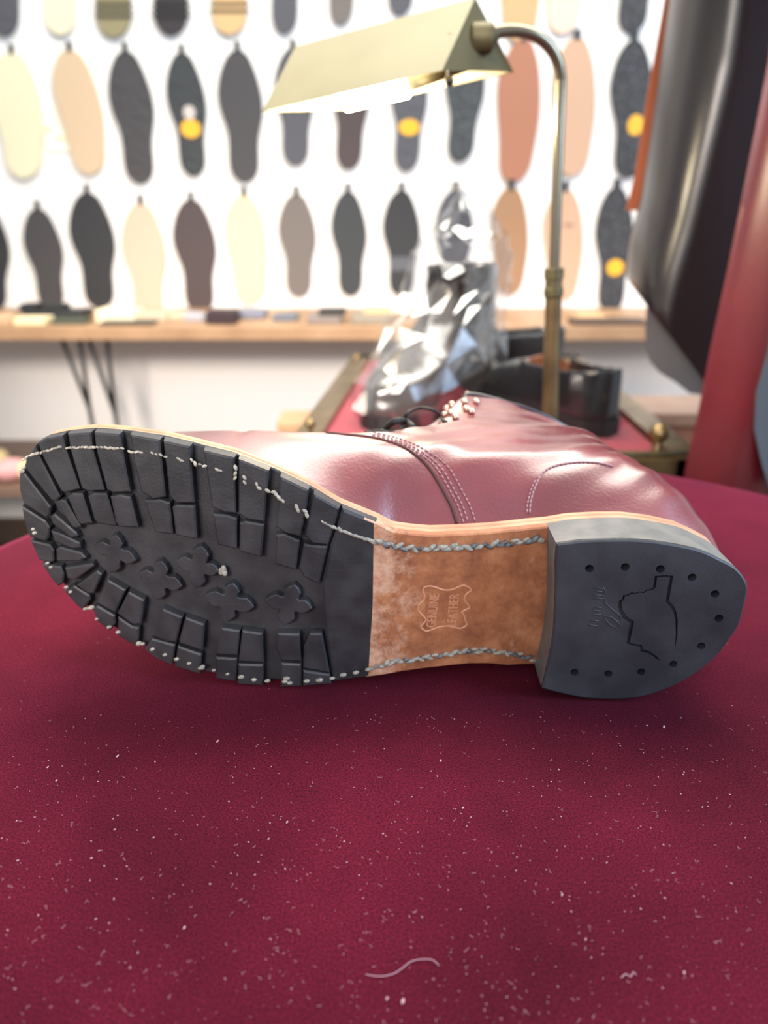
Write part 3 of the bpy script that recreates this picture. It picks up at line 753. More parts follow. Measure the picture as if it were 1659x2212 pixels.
# collar binding tube around the opening
k_ = MB(); loop = []
for s_ in (1, -1):
    xs_ = np.linspace(.0395, .1345, 26)
    if s_ < 0: xs_ = xs_[::-1]
    for x in xs_:
        Yc = float(0.4320 + 0.06*(x-0.09)) - 0.0012
        i = int(round((x-gx[0])/hh)); j = int(round((Yc-gY[0])/hh)); w_ = max(hw[i, j], 0)
        loop.append((x, Yc - .0006, TAB + vc[i, j] + s_*(w_+0.0004)))
k_.tube(loop + [loop[0]], 0.0015, 8); k_.build('collar_binding', mat('binding', srgb(40, 36, 44), .3, coat=.6), boot, smooth=True)

# ------------------------------------------------------------------ lint and hairs on the velvet
lint = MB(); rnd = random.Random(3)
for i in range(1100):
    px = rnd.uniform(0, 1659); py = 1500 + 712*rnd.random()**0.9
    if py < 1540 and 90 < px < 1560: continue
    p = on_z(px, py, TAB + 0.0003)
    s_ = rnd.choice([0.00006, 0.00008, 0.00009, 0.00010, 0.00012, 0.00017]) * (1 + 0.6*rnd.random())*min(1, 0.45+(2300-py)/900)
    a = rnd.uniform(0, math.pi)
    if rnd.random() < 0.72: lint.ball(p, s_, (math.cos(a), math.sin(a), 0.1), 5, 4, (rnd.uniform(1, 2.2), 1, .7))
    else:
        L_ = rnd.uniform(.0005, .0015); pts = [p + Vector((math.cos(a+q*rnd.uniform(-.5,.9))*L_*q/3, math.sin(a+q*rnd.uniform(-.5,.9))*L_*q/3, 0.0001)) for q in range(4)]
        lint.tube(pts, 0.00004, 4)
for (px, py, s_) in [(122,1686,.0004),(470,1601,.0005),(1434,1570,.0006),(254,1633,.0005),(952,1643,.0005),(398,2004,.0004),(1214,1933,.0004),(836,2157,.0004),(870,2163,.0006),(1265,2029,.0003),(1000,1745,.0004),(1478,2101,.0004),(620,1776,.0004),(103,1657,.0004),(580,1812,.0003)]:
    p = on_z(px, py, TAB + 0.0004); lint.ball(p, s_, (.4, 1, .1), 6, 5, (1.4, .8, .7))
tag(lint.build('lint', mat('lint_fibre', srgb(190, 150, 156), 0.8), smooth=True), 'pale dust specks and lint scattered over the burgundy velvet', 'lint', kind='stuff')
hf = MB(); hf.tube([on_z(float(x), float(y), TAB+0.0006) for x, y in catmull([(790,2105),(820,2109),(848,2104),(868,2092),(888,2077),(912,2072),(935,2074),(948,2086)], 6)], 0.00009, 5)
tag(hf.build('curly_fibre', mat('white_fibre', srgb(196, 160, 176), 0.6), smooth=True), 'long thin pale curved fibre lying on the velvet near the bottom', 'fibre')
hf = MB(); hf.tube([on_z(float(x), float(y), TAB+0.0006) for x, y in catmull([(1342,2112),(1352,2104),(1362,2110),(1368,2100),(1374,2106)], 5)], 0.00009, 5)
tag(hf.build('curly_fibre', bpy.data.materials['white_fibre'], smooth=True), 'short kinked pale fibre on the velvet, lower right of the photo', 'fibre')

# ------------------------------------------------------------------ velvet bench with brass rim behind the round table
BZ = 0.70
bench = thing('velvet_bench', (0.12, 1.0, 0), 'long crimson velvet display bench with brass rim and ball finials, shoes standing on it', 'bench')
cor = [(-.080, .763), (.292, .763), (.292, 1.27), (-.030, 1.27)]
b = MB(); b.loft([[(x, y, BZ-.03) for x, y in cor], [(x, y, BZ) for x, y in cor]]); b.build('velvet_pad', mat('crimson_velvet', srgb(132, 18, 42), 0.9, sheen=0.15, bump=0.4, bscale=600), bench)
def strip(name, a, c, w0, z0, z1, m):
    a, c = Vector((*a, 0)), Vector((*c, 0)); d = (c-a).normalized(); nrm = Vector((-d.y, d.x, 0))*w0
    q = MB(); P = [a, c, c+nrm, a+nrm]
    q.loft([[(p.x, p.y, z0) for p in P], [(p.x, p.y, z1) for p in P]]); return q.build(name, m, bench)
strip('rim', (-.108, .735), (.325, .735), .028, BZ-.02, BZ+.004, M['brass'])
strip('rim', (.325, .735), (.325, 1.30), .030, BZ-.02, BZ+.006, M['brass'])
strip('rim', (-.052, 1.30), (-.108, .735), .030, BZ-.02, BZ+.006, M['brass'])
strip('rim', (.325, 1.30), (-.052, 1.30), .030, BZ-.02, BZ+.006, M['brass'])
q = MB(); q.tube([(x, .748 + .0*x, BZ+.006) for x in np.linspace(-.09, .31, 9)], 0.004, 8); q.build('rim_bead', M['brass_dark'], bench, smooth=True)
for (px, py, Y, r_) in [(1425, 935, .762, .0105), (670, 915, .762, .0055), (770, 775, 1.27, .0085)]:
    p = on_y(px, py, Y); q = MB(); q.ball(p, r_, (0,0,1), 18, 12); q.tube([(p.x, p.y, BZ), (p.x, p.y, p.z - r_*.8)], [r_*.75, r_*.4], 12)
    autosmooth(q.build('finial', M['brass'], bench), 50)
for x, y in ((-.06, .80), (.27, .80), (-.03, 1.06), (.27, 1.06)):
    q = MB(); q.box((x-.018, y-.018, 0), (x+.018, y+.018, BZ-.028), .003); q.build('leg', M['walnut'], bench)
# wooden cabinet under and beside the bench
cab = thing('wooden_cabinet', (.2, 1.25, 0), 'low dark brown wooden cabinet behind the brass rimmed bench', 'cabinet')
q = MB(); q.box((-.03, 1.135, 0.0), (.56, 1.225, .632), .003); q.build('body', M['walnut'], cab)
q = MB(); q.box((-.035, 1.117, .632), (.57, 1.235, .652), .003); q.build('top', mat('worn_wood_top', srgb(136, 108, 88), 0.4, col2=srgb(118, 90, 72), nscale=12), cab)
for x0, x1 in ((-.02, .08), (.09, .31), (.32, .55)):
    q = MB(); q.box((x0, 1.127, .44), (x1, 1.137, .61), .003); dr_ = q.build('drawer', M['walnut'], cab)
    q = MB(); q.ball(((x0+x1)/2, 1.118, .525), .011, (0,1,0), 12, 8); q.build('knob', M['brass'], dr_, smooth=True)

ped = thing('wooden_cabinet', (-.13, 1.16, 0), 'narrow light brown wooden stand left of the velvet bench', 'cabinet')
q = MB(); q.box((-.158, 1.125, 0.0), (-.108, 1.195, .622), .002); q.build('body', mat('light_brown_wood', srgb(176, 142, 116), .5), ped)
q = MB(); q.box((-.162, 1.12, .622), (-.104, 1.20, .636), .002); q.build('top', M['oak'], ped)
# ------------------------------------------------------------------ shoes on the bench
def foot_half(x, L, W):
    return np.interp(x/L, [0, .02, .06, .14, .28, .42, .58, .70, .80, .90, .96, .99, 1.0], np.array([.0, .38, .56, .66, .64, .70, .92, 1.0, .95, .74, .48, .25, 0])*W)
def make_shoe(name, label, L, W, profile, back_h, open_x, heel_at, heel_dir, z0, m, lin, group, h=0.0025, crease=0.0, cat='shoe'):
    """profile: top line (x, z) toe->throat; x measured from the heel"""
    ax = np.arange(-.012, L+.012, h); az = np.arange(0.012, back_h+.012, h); ay = np.arange(-W-.012, W+.012, h)
    A, C = np.meshgrid(ax, az, indexing='ij')
    P = [tuple(map(float, p)) for p in catmull(profile, 5)]
    px_ = [p[0] for p in P][::-1]; pz_ = [p[1] for p in P][::-1]
    topz = np.interp(A, px_, pz_)
    fw = foot_half(np.clip(A, 0, L), L, W)
    line = P
    d1 = seg_dist(A, C, line); s1_ = np.clip(d1/0.030, 0, 1)
    clos = A > open_x
    sh = np.where(clos, (1-(1-s1_)**2.2)**(1/2.2), 1.0)
    taper = np.interp(C, [0.012, .05, .10, .20], [1, .98, .86, .80])
    wv = np.minimum(fw*1.0, 10)*sh*taper
    # the back keeps its round heel higher up
    wv = wv - crease*np.abs(np.sin((C*1.2+A*.35)*130))
    wv = np.where((A > -0.001) & (A < L), wv, -0.002)
    B = ay[None, :, None]
    F = wv[:, None, :] - np.abs(B); F = np.minimum(F, (topz - C)[:, None, :])
    wi = foot_half(np.clip(A - .005, 0, L), L, W)*sh*taper - .003
    inn = np.minimum(wi, wv - .0035)[:, None, :] - np.abs(B); inn = np.minimum(inn, (C - .028)[:, None, :]); inn = np.minimum(inn, (open_x - A + .004)[:, None, :]); inn = np.minimum(inn, (A - .005)[:, None, :])
    F2 = np.minimum(F, -inn)
    F2 = np.minimum(F2, (C - .016)[:, None, :])
    V, Q = surface_nets(F2, (ax[0], ay[0], az[0]), h, 4)
    hd = Vector((*heel_dir, 0)).normalized(); pd = Vector((-hd.y, hd.x, 0)); O = Vector((heel_at[0], heel_at[1], z0))
    T = lambda v: O + hd*float(v[0]) + pd*float(v[1]) + Vector((0, 0, float(v[2])))
    root = thing(name, O, label, cat, group)
    VT_ = [T(v) for v in V]; cen = V[Q].mean(1)
    wloc = np.interp(cen[:, 0], ax, foot_half(np.clip(ax, 0, L), L, W))
    innerf = (np.abs(cen[:, 1]) < wloc*0.93*np.interp(cen[:, 2], [0.012, .05, .10, .20], [1, .98, .86, .80]) - .003) & (cen[:, 0] < open_x + .006) & (cen[:, 0] > .010)
    mk('upper', VT_, [tuple(int(i) for i in q_) for q_ in Q], None, root, smooth=True, mats=[m, lin], fm=[int(k) for k in innerf])
    xs = np.concatenate([np.linspace(-.003, .02, 8), np.linspace(.03, L-.02, 20), np.linspace(L-.015, L+.003, 8)])
    oo = [(x, float(foot_half(np.clip(x, .0005, L-.0005), L, W)) + .003) for x in xs]
    ring = oo + [(x, -w_) for x, w_ in oo[::-1]]
    q = MB(); q.loft([[T((x, y, .010)) for x, y in ring], [T((x, y, .018)) for x, y in ring]]); q.build('sole', M['blacksole'], root)
    rg = [(x, y) for x, y in ring if x < .07]
    q = MB(); q.loft([[T((x, y*.97, 0)) for x, y in rg], [T((x, y, .010)) for x, y in rg]]); q.build('heel', M['blacksole'], root)
    q = MB(); rg = [(x, y) for x, y in ring if x > L*.5]; q.loft([[T((x, y*.95, 0)) for x, y in rg], [T((x, y, .010)) for x, y in rg]]); q.build('forepart', M['blacksole'], root)
    return root, T
loaf = [(.236,.028),(.226,.040),(.205,.050),(.175,.058),(.148,.065),(.130,.070),(.11,.066),(.07,.067),(.03,.071),(0,.076),(-.012,.077)]
make_shoe('loafer', 'black leather slip-on shoe with brown lining, nearest shoe behind the brass lamp pole', .236, .047, loaf, .082, .128, (.248, .828), (-.38, .93), BZ+.001, M['blackleather'], M['tanlining'], None)
make_shoe('loafer', 'second black slip-on shoe, standing farther back between bagged boot and lamp pole', .236, .046, loaf, .082, .128, (.268, 1.15), (-.93, .06), BZ+.001, M['blackleather'], M['greyelastic'], None)
bt = [(.262,.034),(.255,.050),(.235,.062),(.205,.072),(.17,.088),(.145,.108),(.125,.135),(.115,.162),(.11,.172),(.05,.172),(0,.172),(-.012,.172)]
wrapped, TW = make_shoe('ankle_boot', 'shiny black creased ankle boot inside a clear plastic bag', .262, .052, bt, .178, .112, (.138, 1.065), (-.57, -.82), BZ+.001, mat('creased_black_leather', srgb(66, 62, 60), .24, spec=.8, coat=1.0, coat_rough=.12, bump=.3, bscale=60, bdist=.004), M['lining'], None, crease=.0022, cat='boot')
# clear plastic bag around the boot
bag = MB(); NS = 26; loops = []
lv = [(.004,.128,.062,.134),(.045,.128,.066,.132),(.085,.112,.062,.112),(.125,.094,.058,.088),(.165,.076,.056,.070),(.192,.068,.052,.060),(.208,.062,.044,.050),(.228,.058,.030,.034),(.248,.054,.014,.018),(.262,.050,.024,.020)]
dense = catmull(lv, 2); rb_ = random.Random(12)
for i, q in enumerate(dense):
    z_, cx_, wy, lx = [float(k) for k in q]
    lp_ = []
    for k in range(NS):
        a = 2*math.pi*(k + rb_.uniform(-.3, .3))/NS
        r_ = 1 + rb_.uniform(-.055, .07) + .05*(1 if (k+i//2) % 3 == 0 else 0)
        zz = z_ + rb_.uniform(-.006, .006)*(i > 0)
        lp_.append(TW((cx_ + lx*r_*math.cos(a), wy*1.04*r_*math.sin(a), max(zz, .001))))
    loops.append(lp_)
vs_ = [v for l in loops for v in l]; fs_ = []
for i in range(len(loops)-1):
    for k in range(NS):
        a_, b_, c_, d_ = i*NS+k, i*NS+(k+1)%NS, (i+1)*NS+(k+1)%NS, (i+1)*NS+k
        if (i+k) % 2: fs_ += [(a_, b_, c_), (a_, c_, d_)]
        else: fs_ += [(a_, b_, d_), (b_, c_, d_)]
bag.add(vs_, fs_)
tag(bag.build('plastic_bag', M['plastic'], loc=(.1, .98, BZ)), 'crumpled clear plastic bag with bright glints around the black ankle boot', 'bag')

# ------------------------------------------------------------------ brass lamp
pb = on_y(1190, 905, .68); pm = on_y(1196, 612, .68); pt = on_y(1211, 172, .68)
dn = (pt - pb).normalized(); base_pt = pb + dn*((0.03 - pb.z)/dn.z)
lamp = thing('pharmacy_lamp', (base_pt.x, base_pt.y, 0), 'brass reading lamp with a lit three-sided trough shade on a tall curved pole', 'lamp')
q = MB(); q.tube([base_pt - Vector((0,0,.03)), base_pt - Vector((0,0,.012)), base_pt], [.085, .082, .03], 40); autosmooth(q.build('base', M['brass'], lamp))
q = MB(); q.tube([base_pt, pm], .0070, 20); autosmooth(q.build('lower_pole', M['brass'], lamp), 60)
q = MB(); q.tube([pm - dn*.012, pm - dn*.010, pm - dn*.004, pm - dn*.003, pm + dn*.003, pm + dn*.004, pm+dn*.012, pm+dn*.013], [.0072, .0084, .0084, .0074, .0074, .0084, .0084, .006], 20); autosmooth(q.build('collar', M['brass_dark'], lamp), 30)
arcpx = [(1211,172),(1206,138),(1192,108),(1168,84),(1138,70),(1104,66),(1070,70),(1042,78)]
ap = [on_y(x, y, .68 - .02*i/7) for i, (x, y) in enumerate(arcpx)]
ap = [Vector(map(float, p)) for p in catmull([tuple(p) for p in ap], 6)]
q = MB(); q.tube([pm] + [pm.lerp(pt, k/6) for k in range(1, 6)] + ap, [.0046]*(6) + [.0046]*len(ap), 16); autosmooth(q.build('gooseneck', M['polebr'], lamp), 60)
sc_m = on_y(1030, 82, .655); q = MB(); q.tube([sc_m + Vector((.012, .002, 0)), sc_m + Vector((.010,0,0)), sc_m + Vector((-.004, 0, 0))], [.006, .0105, .0105], 20); autosmooth(q.build('swivel', M['brass_dark'], lamp), 30)
RA, RF_, RB_ = on_y(1027, -6, .655), on_y(955, 152, .615), on_y(1110, 156, .69)
LA, LF = on_y(638, 100, .715), on_y(565, 243, .675)
Dv = ((LA-RA)+(LF-RF_))/2; LB = RB_ + Dv
nA = lambda P, c, s_: c + (P-c)*s_
cR = (RA+RF_+RB_)/3; cL = (LA+LF+LB)/3
def shade_panel(a, b_, c, d, th, m, name):
    n_ = (b_-a).cross(d-a).normalized()*th; q = MB(); q.loft([[a, b_, c, d], [a+n_, b_+n_, c+n_, d+n_]]); return q.build(name, m, lamp)
# outer metal and pale lining, open underneath
q = MB(); q.cur = 0
def tri_shell(sc_, off):
    return [nA(RA, cR, sc_), nA(RF_, cR, sc_), nA(RB_, cR, sc_), nA(LA, cL, sc_), nA(LF, cL, sc_), nA(LB, cL, sc_)]
O_ = tri_shell(1, 0); I_ = tri_shell(.965, 0); _ax = (cL-cR).normalized()*.0015
I_ = [p + _ax for p in I_[:3]] + [p - _ax for p in I_[3:]]
q.add(O_ + I_, [(0,1,4,3), (0,3,5,2), (1,7,10,4), (2,5,11,8), (0,2,1), (3,4,5)])
q.cur = 1; q.add(I_, [(0,3,4,1), (0,2,5,3), (0,1,2), (3,5,4)])
sh_o = mk('shade', q.v, q.f, None, lamp, mats=[M['brass_pale'], M['enamel'], mat('olive_brass_end', srgb(88, 80, 50), .6, .2)], fm=[0,0,0,0,2,2,1,1,1,1])
bc = on_y(800, 196, (cR.y + cL.y)/2); ad_ = (cL-cR).normalized()
q = MB(); q.tube([bc - ad_*.035, bc - ad_*.030, bc + ad_*.022, bc + ad_*.030], [.004, .011, .011, .003], 16); q.build('bulb', M['bulb'], lamp, smooth=True)
q = MB(); q.tube([cR + Vector((-.006,0,-.008)), bc - ad_*.033], .007, 12); q.build('socket', M['brass_dark'], lamp, smooth=True)
kn = on_y(970, 175, .64); q = MB(); q.tube([kn + Vector((0,0,.03)), kn], .0015, 8); q.ball(kn, .004, (0,0,1), 10, 8); q.build('pull_switch', M['blacksteel'], lamp, smooth=True)
pl = bpy.data.lights.new('bulb_light', 'POINT'); pl.energy = 1.5; pl.color = (1, .86, .62); pl.shadow_soft_size = .012
po = bpy.data.objects.new('bulb_light', pl); sc.collection.objects.link(po); po.location = bc + Vector((0, 0, -.016)); 

# ------------------------------------------------------------------ hanging hides on the right
def hide(name, label, ledge, redge_, Y, m, amp, freq, ph, nx=40, ny=60, th=.0022, roll=0.0):
    ly = [p[1] for p in ledge]; lx = [p[0] for p in ledge]; ry = [p[1] for p in redge_]; rx = [p[0] for p in redge_]
    y0 = ly[0]; y1 = ly[-1]
    grid = []
    for j in range(ny+1):
        tj = j/ny; row = []
        for i in range(nx+1):
            u = i/nx
            yl = y0 + (y1-y0)*tj; yr = ry[0] + (ry[-1]-ry[0])*tj
            xl = np.interp(yl, ly, lx); xr = np.interp(yr, ry, rx)
            x = xl + (xr-xl)*u; y = yl + (yr-yl)*u
            Yd = Y + amp*math.sin(u*freq+ph+tj*.8) + roll*(1-math.sqrt(max(0, 1-(1-min(1, u*3.3))**2)))
            row.append(on_y(float(x), float(y), Yd))
        grid.append(row)
    R = nx+1; vs = [p for r in grid for p in r]; N_ = len(vs)
    vs += [p + Vector((0, th, 0)) for p in vs]; fs = []
    for j in range(ny):
        for i in range(nx):
            q_ = (j*R+i, (j+1)*R+i, (j+1)*R+i+1, j*R+i+1); fs.append(q_); fs.append(tuple(k+N_ for k in q_[::-1]))
    bnd = list(range(R)) + [(j+1)*R-1 for j in range(1, ny+1)] + [ny*R+i for i in range(nx-1, -1, -1)] + [j*R for j in range(ny-1, 0, -1)]
    for k in range(len(bnd)):
        a, c = bnd[k], bnd[(k+1) % len(bnd)]; fs.append((a, c, c+N_, a+N_))
    cen = sum((Vector(p) for p in grid[0]), Vector())/R
    o = mk(name, vs, fs, m, loc=cen); bm = bmesh.new(); bm.from_mesh(o.data); bmesh.ops.recalc_face_normals(bm, faces=bm.faces[:]); bm.to_mesh(o.data); bm.free()
    autosmooth(o, 60); return tag(o, label, 'leather hide', None)
TOPY = -520
hide('leather_hide', 'orange-brown leather hide, narrow edge showing left of the dark brown hide', [(1490,TOPY),(1436,0),(1400,200),(1372,380),(1352,455)], [(1700,TOPY),(1560,455)], .98, mat('orange_leather', srgb(176, 98, 66), .5), .006, 5, 0)
hide('leather_hide', 'dark charcoal hide with a rounded bottom corner hanging behind the black one', [(1560,TOPY),(1420,500),(1400,640),(1394,720),(1400,775),(1425,805),(1455,822),(1490,850)], [(1800,TOPY),(1700,880)], .94, mat('charcoal_leather', srgb(100, 98, 100), .6, spec=.4, bump=.2, bscale=200), .008, 4, 1)
hide('leather_hide', 'large black leather hide with a soft taupe sheen down its rolled left edge', [(1500,TOPY),(1446,0),(1418,200),(1385,420),(1362,520),(1352,600),(1362,612)], [(2080,TOPY),(1990,300),(1660,1010)], .84, mat('black_hide_leather', srgb(26, 18, 18), .30, spec=.85), .004, 3, 2.9, nx=70, roll=.13)
hide('leather_hide', 'crimson leather hide hanging in front, reaching down behind the round table', [(1740,TOPY),(1662,130),(1610,400),(1570,600),(1535,760),(1508,900),(1482,1010),(1470,1100)], [(2150,TOPY),(2100,300),(1900,1160)], .70, mat('crimson_leather', srgb(104, 14, 26), .42, col2=srgb(122, 20, 34), nscale=9, coat=.7, coat_rough=.3), .022, 8, 1.5)
hide('leather_hide', 'pale grey leather hide at the far right edge, in front of the crimson one', [(1880,TOPY),(1720,400),(1660,760),(1634,850),(1630,930),(1645,1000),(1665,1060)], [(2200,TOPY),(2100,500),(2050,1090)], .66, mat('pale_grey_leather', srgb(84, 86, 88), .5), .008, 5, 0)
q = MB(); rz = on_y(1700, TOPY, .82).z + .012
for xx in (.55, .80):
    pass
q.box((.34, .60, rz), (1.05, 1.02, rz+.022), .003)
tag(q.build('hanging_board', M['walnut'], loc=(.7, .8, rz)), 'wooden board overhead from which the hides hang', 'board')

# ------------------------------------------------------------------ soles on the wall
T_SOLE = [(0,0,0),(.012,.20,.20),(.04,.42,.40),(.09,.62,.56),(.16,.80,.72),(.25,.94,.87),(.34,1.0,.97),(.42,.96,1.0),(.50,.84,.97),(.58,.69,.86),(.65,.62,.76),(.73,.61,.70),(.82,.63,.69),(.90,.60,.64),(.95,.48,.50),(.985,.25,.27),(1,0,0)]
T_PLAIN = [(0,0,0),(.012,.24,.24),(.04,.46,.42),(.10,.68,.60),(.18,.88,.76),(.28,1.0,.88),(.40,.98,.97),(.52,.88,1.0),(.64,.76,.96),(.75,.68,.88),(.85,.64,.80),(.92,.55,.66),(.97,.34,.42),(1,0,0)]
T_STR = [(0,0,0),(.012,.30,.25),(.05,.70,.62),(.15,.88,.82),(.30,1.0,.96),(.45,.96,1.0),(.60,.84,.92),(.72,.80,.84),(.85,.82,.82),(.92,.72,.70),(.97,.46,.44),(1,0,0)]
smat = {}
def sole_mat(key, col, tex):
    if (key, tex) in smat: return smat[(key, tex)]
    a = [c*255 for c in (0, 0, 0)]
    if tex == 'speck': m = mat('sole_' + key, srgb(*col), .7, col2=srgb(min(255, col[0]+50), min(255, col[1]+50), min(255, col[2]+50)), nscale=160, contrast=(.45, .75), bump=.6, bscale=160, bdist=.003)
    elif tex == 'tread': m = mat('sole_' + key, srgb(*col), .55, bump=.9, bscale=90, bdist=.004)
    else: m = mat('sole_' + key, srgb(*col), .6, bump=.1, bscale=200)
    smat[(key, tex)] = m; return m
M['oval'] = mat('yellow_label', srgb(236, 176, 40), .5); M['pale_label'] = mat('pale_label', srgb(196, 186, 180), .5)
COL = dict(black=(42,43,46), dark=(64,62,64), grey=(78,78,84), warmgrey=(108,100,94), brown=(70,58,58), cream=(226,220,186), tan=(206,180,148), beige=(202,180,156), olive=(142,132,98), yellow=(222,206,164), sand=(196,160,114), salmon=(164,110,84), peach=(192,156,128), caramel=(152,116,84), stripebk=(46,40,44), stripetan=(206,170,120), coal=(50,54,56), blush=(232,200,176))
def wall_sole(xt, yt, xb, yb, hwid, tpl, col, tex, label, row, extra=None, tab=True):
    YW = WY - .0035; TH = .0085
    n_ = 5; C = catmull(tpl, n_)
    ax = lambda s_: (xt + (xb-xt)*s_, yt + (yb-yt)*s_)
    def ring(scale, Y):
        L_, R_ = [], []
        for c in C:
            s_ = min(max(float(c[0]), 0), 1); s2 = .5 + (s_-.5)*(1 - (1-scale)*hwid*2/(yb-yt)); x, y = ax(s2)
            L_.append(on_y(x - hwid*max(0, float(c[1]))*scale, y, Y)); R_.append(on_y(x + hwid*max(0, float(c[2]))*scale, y, Y))
        return L_ + R_[::-1][1:-1]
    cen = on_y(*ax(.5), WY - .004)
    root = thing('shoe_sole', cen, label, 'shoe sole', row)
    # keep the plan size of the front face at every depth
    r0 = ring(.985, YW - TH); f = ring(1.0, YW - TH + .0015)
    bk = [Vector((p.x, YW, p.z)) for p in f]
    q = MB(); q.loft([r0, f, bk]); autosmooth(q.build('sole_body', sole_mat(col, COL[col], tex), root), 40)
    if tab:
        a = on_y(xt-5.5, yt-17, YW-.006); c = on_y(xt+5.5, yt+6, YW-.006)
        q = MB(); q.box((a.x, YW-.0105, c.z), (c.x, WY-.001, a.z), .001); q.build('hanging_tab', M['blacksteel'], root)
    if extra:
        for (kind, ex_, ey, w_, h_) in extra:
            c = on_y(ex_, ey, YW - TH - .0003); q = MB()
            if kind in ('oval', 'pale'):
                rr = [(w_*.00122*math.cos(2*math.pi*k/24), h_*.00122*math.sin(2*math.pi*k/24)) for k in range(24)]
                q.loft([[(c.x+x, YW-TH-.0012, c.z+z) for x, z in rr], [(c.x+x, YW-TH+.0004, c.z+z) for x, z in rr]])
                q.build('oval_label', M['oval'] if kind == 'oval' else M['pale_label'], root)
            elif kind == 'stripe':
                q.box((c.x-w_*.00122, YW-TH-.0014, c.z-h_*.00122), (c.x+w_*.00122, YW-TH+.0004, c.z+h_*.00122)); q.build('groove_stripe', sole_mat('stripe', tuple(int(k*.5) for k in COL[col]), 'x'+col) , root)
            elif kind == 'ring':
                pts = [(c.x + w_*.00122*math.cos(2*math.pi*k/28), YW-TH, c.z + h_*.00122*math.sin(2*math.pi*k/28)) for k in range(29)]
                q.tube(pts, .004, 6); q.build('raised_ring', sole_mat(col, COL[col], tex), root, smooth=True)
            elif kind == 'patch':
                q.box((c.x-w_*.00122, YW-TH-.0012, c.z-h_*.00122), (c.x+w_*.00122, YW-TH+.0004, c.z+h_*.00122), .0008); q.build('smooth_waist', sole_mat('waistpatch', (86,88,94), ''), root)
    return root
G1, G2, G3 = 'sole samples in the top row', 'sole samples in the middle row', 'sole samples in the bottom row'
st_ = lambda x, c: [('stripe', x, y, 34, 3.2) for y in (8, 22, 36)]
S = [
 (0,-215, 8,78, 46,'S','grey','tread','dark grey textured sole at the top left corner, cut by the frame',G1,None),
 (118,-220,130,76, 48,'S','cream','','pale cream sole, only its heel end showing in the top row',G1,None),
 (235,-215,246,82, 44,'T','olive','','olive sole with dark cross grooves above the textured dark sole',G1,[('stripe',246,y,36,3) for y in (8,22,36)]),
 (362,-218,370,77, 42,'T','stripebk','','black grooved sole at the top, between the olive and the sand ones',G1,[('stripe',370,y,36,3) for y in (8,22,36)]),
 (490,-220,496,76, 44,'T','stripetan','','sand-coloured sole with tan cross grooves at the top edge',G1,[('stripe',496,y,37,3) for y in (8,24)]),
 (612,-225,614,72, 41,'S','grey','','dark grey sole end at the top edge, first right of the grooved sand one',G1,None),
 (740,-240,736,52, 38,'S','warmgrey','','grey-brown sole end above the left half of the lamp shade',G1,None),
 (870,-250,864,32, 40,'S','grey','','slate grey sole end at the top edge just above the lamp shade',G1,None),
 (1125,-200,1118,92, 48,'P','sand','','sand-coloured leather sole at the top edge right behind the lamp shade tip',G1,None),
 (1225,-205,1213,74, 46,'P','blush','','pale pink-beige sole at the top, above the lamp pole curve',G1,None),
 (1385,-210,1364,70, 46,'S','black','speck','black speckled sole, topmost in the rightmost column',G1,None),
 (24,112,50,386, 52,'P','cream','','pale cream sole at the far left of the middle row',G2,None),
 (149,106,192,378, 48,'P','tan','','light tan sole in the middle row beside the pale cream one',G2,None),
 (270,108,303,397, 46,'S','dark','tread','dark charcoal sole with a ridged tread, third in the middle row',G2,None),
 (392,112,418,381, 41,'S','coal','tread','black treaded sole with a pale dot and a yellow oval label',G2,[('pale',409,243,12,13),('oval',412,278,20,17)]),
 (513,106,528,394, 47,'S','dark','','plain dark grey sole just left of the lamp shade tip',G2,None),
 (633,102,638,358, 42,'S','grey','','dark grey sole with its toe hidden by the lamp shade left end',G2,None),
 (760,98,752,366, 41,'S','brown','','brown-grey sole half hidden under the lit lamp bulb',G2,None),
 (888,96,877,370, 40,'S','grey','tread','dark grey sole with a yellow oval label, under the lamp shade',G2,[('oval',884,275,21,15)]),
 (1014,80,992,350, 42,'S','coal','speck','black rough sole below the right end of the lamp shade',G2,None),
 (1132,84,1106,396, 47,'P','salmon','','salmon-brown leather sole directly left of the lamp pole',G2,None),
 (1248,80,1232,382, 46,'P','peach','','peach leather sole right of the lamp pole in the middle row',G2,None),
 (1372,84,1356,385, 46,'S','black','speck','black speckled sole with yellow label in the middle row beside the hides',G2,[('oval',1373,270,16,19)]),
 (-30,452,-16,672, 42,'S','black','','black sole cut off by the left edge in the bottom row',G3,None),
 (80,450,112,668, 40,'S','dark','','small charcoal sole, first whole one in the bottom row',G3,None),
 (187,415,216,666, 47,'S','black','','large black sole, second whole one in the bottom row',G3,None),
 (303,437,322,700, 46,'S','beige','','beige sole in the bottom row with its heel behind the shelf items',G3,None),
 (412,430,432,676, 45,'S','brown','','dark brown sole in the bottom row beside the yellowish one',G3,None),
 (527,420,538,657, 44,'P','yellow','','pale yellow sole in the bottom row',G3,None),
 (640,418,645,642, 40,'S','warmgrey','','warm grey sole in the bottom row right of the pale yellow one',G3,None),
 (752,412,757,640, 38,'S','coal','','slim charcoal sole between the warm grey and the black two-tone ones',G3,None),
 (868,410,866,640, 40,'S','black','','black sole with a smoother grey waist, bottom row',G3,[('patch',868,570,24,14)]),
 (985,408,975,640, 41,'S','grey','','dark grey sole with a raised ring, partly behind the plastic bag',G3,[('ring',988,475,17,34),('ring',988,475,8,20)]),
 (1105,404,1096,640, 40,'P','caramel','','caramel leather sole behind the plastic bag, bottom row',G3,None),
 (1222,408,1210,652, 43,'P','peach','','peach leather sole just right of the pole in the bottom row',G3,[('stripe',1228,486,9,1.6)]),
 (1334,402,1318,676, 41,'S','black','speck','black speckled sole with yellow label at the lower end of the rightmost column',G3,[('oval',1329,578,18,17)]),
]
